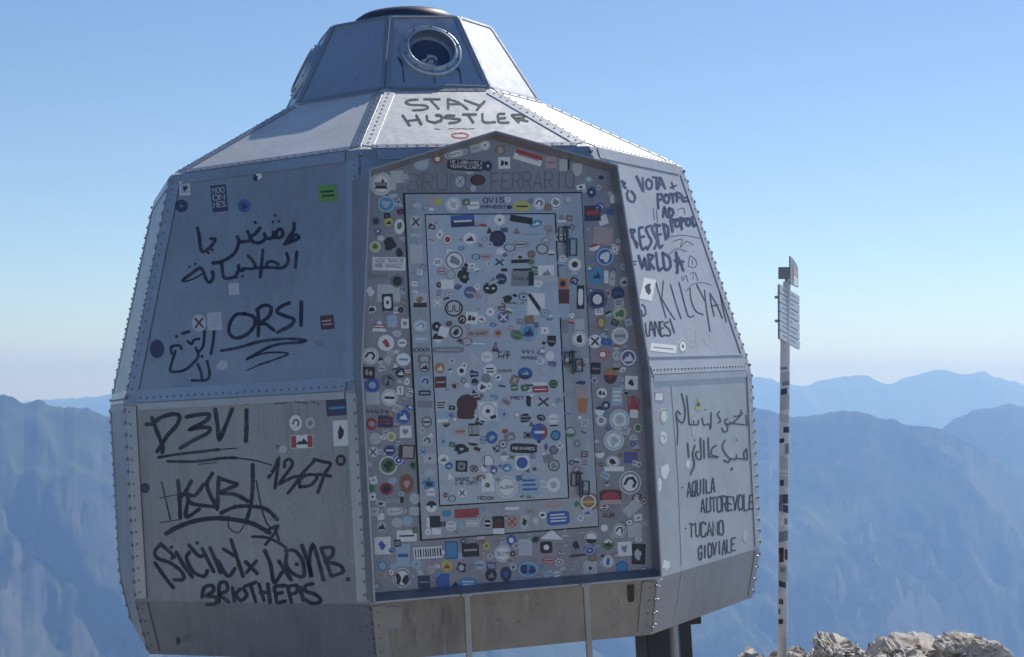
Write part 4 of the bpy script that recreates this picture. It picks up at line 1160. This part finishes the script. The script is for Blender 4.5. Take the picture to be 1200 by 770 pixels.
boulder(1092, 1177, 741.5, 9.8, .55, 45, 'tall jagged boulder at the right end of the limestone row')

boulder(925, 1035, 754, 10.9, .5, 57, 'flat pale slab lying low behind the gap beside the blocky boulder')
boulder(1040, 1168, 751, 10.8, .5, 63, 'broad pale slab lying behind the two rightmost boulders')
# ------------------------------------------------------------------ signpost
DP = 10.15
top = wat(921.2, 305, DP); bot = wat(916.2, 790, DP)
post = thing('signpost', 'slim grey sticker-wrapped metal signpost with stacked boards behind the limestone boulders', 'signpost', bot)
def rel(p): return Vector(p)-bot
M_post = metal('signpost_metal', (.74, .72, .73), .5, .15, dirt=(.36, .34, .34), dirtamt=.4, bump=.2, seed=41.)
M_board = plain('sign_board', (.56, .60, .68), .45, .1)
M_edge = plain('sign_edge', (.10, .11, .14), .5)
mb = MB(); mb.tube(rel(bot), rel(wat(920.2, 398, DP)), .0285, .0285, 20); mb.tube(rel(wat(920.2, 398, DP)), rel(wat(922.2, 330, DP)), .024, .022, 16); mb.build('pole', M_post, post, smooth=False)
# wrapped stickers on the pole
def polept(y): t = (y-305)/(790-305); return top.lerp(bot, t)
pr = random.Random(5)
def wrap(y0, y1, a0, a1, col, rad=.0293):
    vs = []; fs = []; n = 6; c0, c1 = rel(polept(y0)), rel(polept(y1)); fw = Vector(FX.tolist()+[0]); lat = Vector(RX.tolist()+[0])
    sk = pr.uniform(-.25, .25)*.03
    for i in range(n+1):
        a = R_(a0+(a1-a0)*i/n); d = lat*math.sin(a)-fw*math.cos(a)
        vs += [c0+d*rad+Vector((0, 0, sk*math.sin(a))), c1+d*rad+Vector((0, 0, sk*math.sin(a)))]
    for i in range(n): fs.append([2*i, 2*i+1, 2*i+3, 2*i+2])
    mesh('sticker', vs, fs, CM[col], post)
for i, (y0, y1, a0, a1, col) in enumerate([(430, 433, -80, 20, 'S'), (436, 448, -70, 70, 'L'), (447, 452, -40, 85, 'S'), (455, 462, -60, 20, 'N'), (462, 480, -70, 75, 'L'), (464, 472, -30, 30, 'S'),
    (486, 495, -75, 60, 'L'), (500, 507, -20, 80, 'N'), (513, 518, -80, -10, 'K'), (520, 532, 0, 75, 'S'), (524, 529, 20, 50, 'N'), (535, 550, -60, 50, 'L'), (554, 555, -88, 88, 'S'), (558, 570, -60, 60, 'L'), (562, 569, -60, -10, 'N'),
    (579, 590, -70, 60, 'N'), (591, 600, -80, 70, 'N'), (604, 616, -60, 60, 'W'), (607, 614, 0, 50, 'S'), (622, 634, -70, 70, 'S'), (641, 648, -70, 0, 'K'), (643, 655, 10, 60, 'K'), (648, 658, -60, 0, 'M'),
    (662, 672, -60, 60, 'L'), (664, 670, -40, 20, 'S'), (672, 680, -50, 70, 'L'), (681, 688, -60, 30, 'N'), (692, 700, -70, 80, 'W'), (702, 708, -60, 0, 'K'), (702, 726, -85, 85, 'W'), (712, 718, -70, -30, 'K'), (724, 730, -60, 0, 'K'), (731, 746, -85, 85, 'W')]):
    wrap(y0, y1, a0, a1, col, .0289+.00015*(i % 5))
# board stack, seen almost edge-on, running away to the right behind the pole
b0 = wat(913.6, 333, DP-.17); b1 = wat(936.5, 347, DP+.24)
d = (b1-b0); d.normalize(); upv = Vector((0, 0, 1)); nn = d.cross(upv); nn.normalize()
if nn.dot(Vector(FX.tolist()+[0])) > 0: nn = -nn
Lb = (b1-b0).length
for i in range(6):
    za = -i*.0535
    mb = MB(); o0 = b0+Vector((0, 0, za)); o1 = b1+Vector((0, 0, za*1.03))
    q = [o0, o1, o1+Vector((0, 0, -.0485)), o0+Vector((0, 0, -.0485))]
    mb.prism([rel(v)+nn*.002 for v in q], tuple(-nn*.009)); ob = mb.build('sign_board', M_board, post)
    mb = MB()
    for k in range(1):
        zz = -.018-.016*k; s0, s1 = .12, pr.uniform(.55, .85)
        w0 = o0.lerp(o1, s0)+Vector((0, 0, zz)); w1 = o0.lerp(o1, s1)+Vector((0, 0, zz))
        mb.prism([rel(v)+nn*.0022 for v in (w0, w1, w1+Vector((0, 0, -.007)), w0+Vector((0, 0, -.007)))], tuple(nn*.0006))
    mb.build('printed_line', CM['S'], ob)
mb = MB(); q = [b0+d*.004, b1-d*.004, b1-d*.004+Vector((0, 0, -.322)), b0+d*.004+Vector((0, 0, -.317))]
mb.prism([rel(v)-nn*.009 for v in q], tuple(-nn*.004)); mb.build('backing_plate', M_edge, post)
for zz in (-.06, -.20):
    mb = MB(); c = b0+d*.10+Vector((0, 0, zz)); mb.box(rel(c)-nn*.03, (.02, .02, .008)); mb.build('board_bracket', M_rail, post)
# upper board with orange and white markings
u0 = wat(926.2, 300, DP-.02); u1 = wat(935.5, 312, DP+.35); dd = (u1-u0)
q = [u0, u0+dd*.45+Vector((0, 0, .005)), u0+dd*.8+Vector((0, 0, .0)), u1+Vector((0, 0, -.02)), u1+Vector((0, 0, -.13)), u0+Vector((0, 0, -.165))]
mb = MB(); mb.prism([rel(v) for v in q], tuple(-nn*.008)); ub = mb.build('direction_board', CM['S'], post, None, 'upper board with pale and orange patches')
mb = MB(); pt = lambda s, z: rel(u0+dd*s+Vector((0, 0, z)))+nn*.0008
mb.prism([pt(.35, -.03), pt(.9, -.035), pt(.9, -.075), pt(.35, -.08)], tuple(nn*.0008)); mb.build('marking', CM['P'], ub)
mb = MB(); mb.prism([pt(.4, -.085), pt(.9, -.08), pt(.9, -.13), pt(.4, -.15)], tuple(nn*.0008)); mb.build('marking', CM['W'], ub)
mb = MB(); mb.prism([pt(.3, -.045), pt(.42, -.045), pt(.42, -.12), pt(.3, -.12)], tuple(nn*.0012)); mb.build('marking', CM['O'], ub)
for (cx, cy, w, h) in ((918.5, 320, 12.5, 14), (915.8, 351, 6, 15), (915.8, 382, 6, 12)):
    c = wat(cx, cy, DP-.03); mb = MB(); mb.box(rel(c), (w/2/FOC*DP, .012, h/2/FOC*DP), np.array([RX.tolist()+[0], FX.tolist()+[0], [0, 0, 1]])); bevel(mb.build('clamp_box', CM['S'], post), .003)
mb = MB(); mb.tube(rel(wat(922.2, 332, DP)), rel(wat(921.5, 322, DP)), .012, .01, 10); mb.build('pole_tip', M_rail, post)
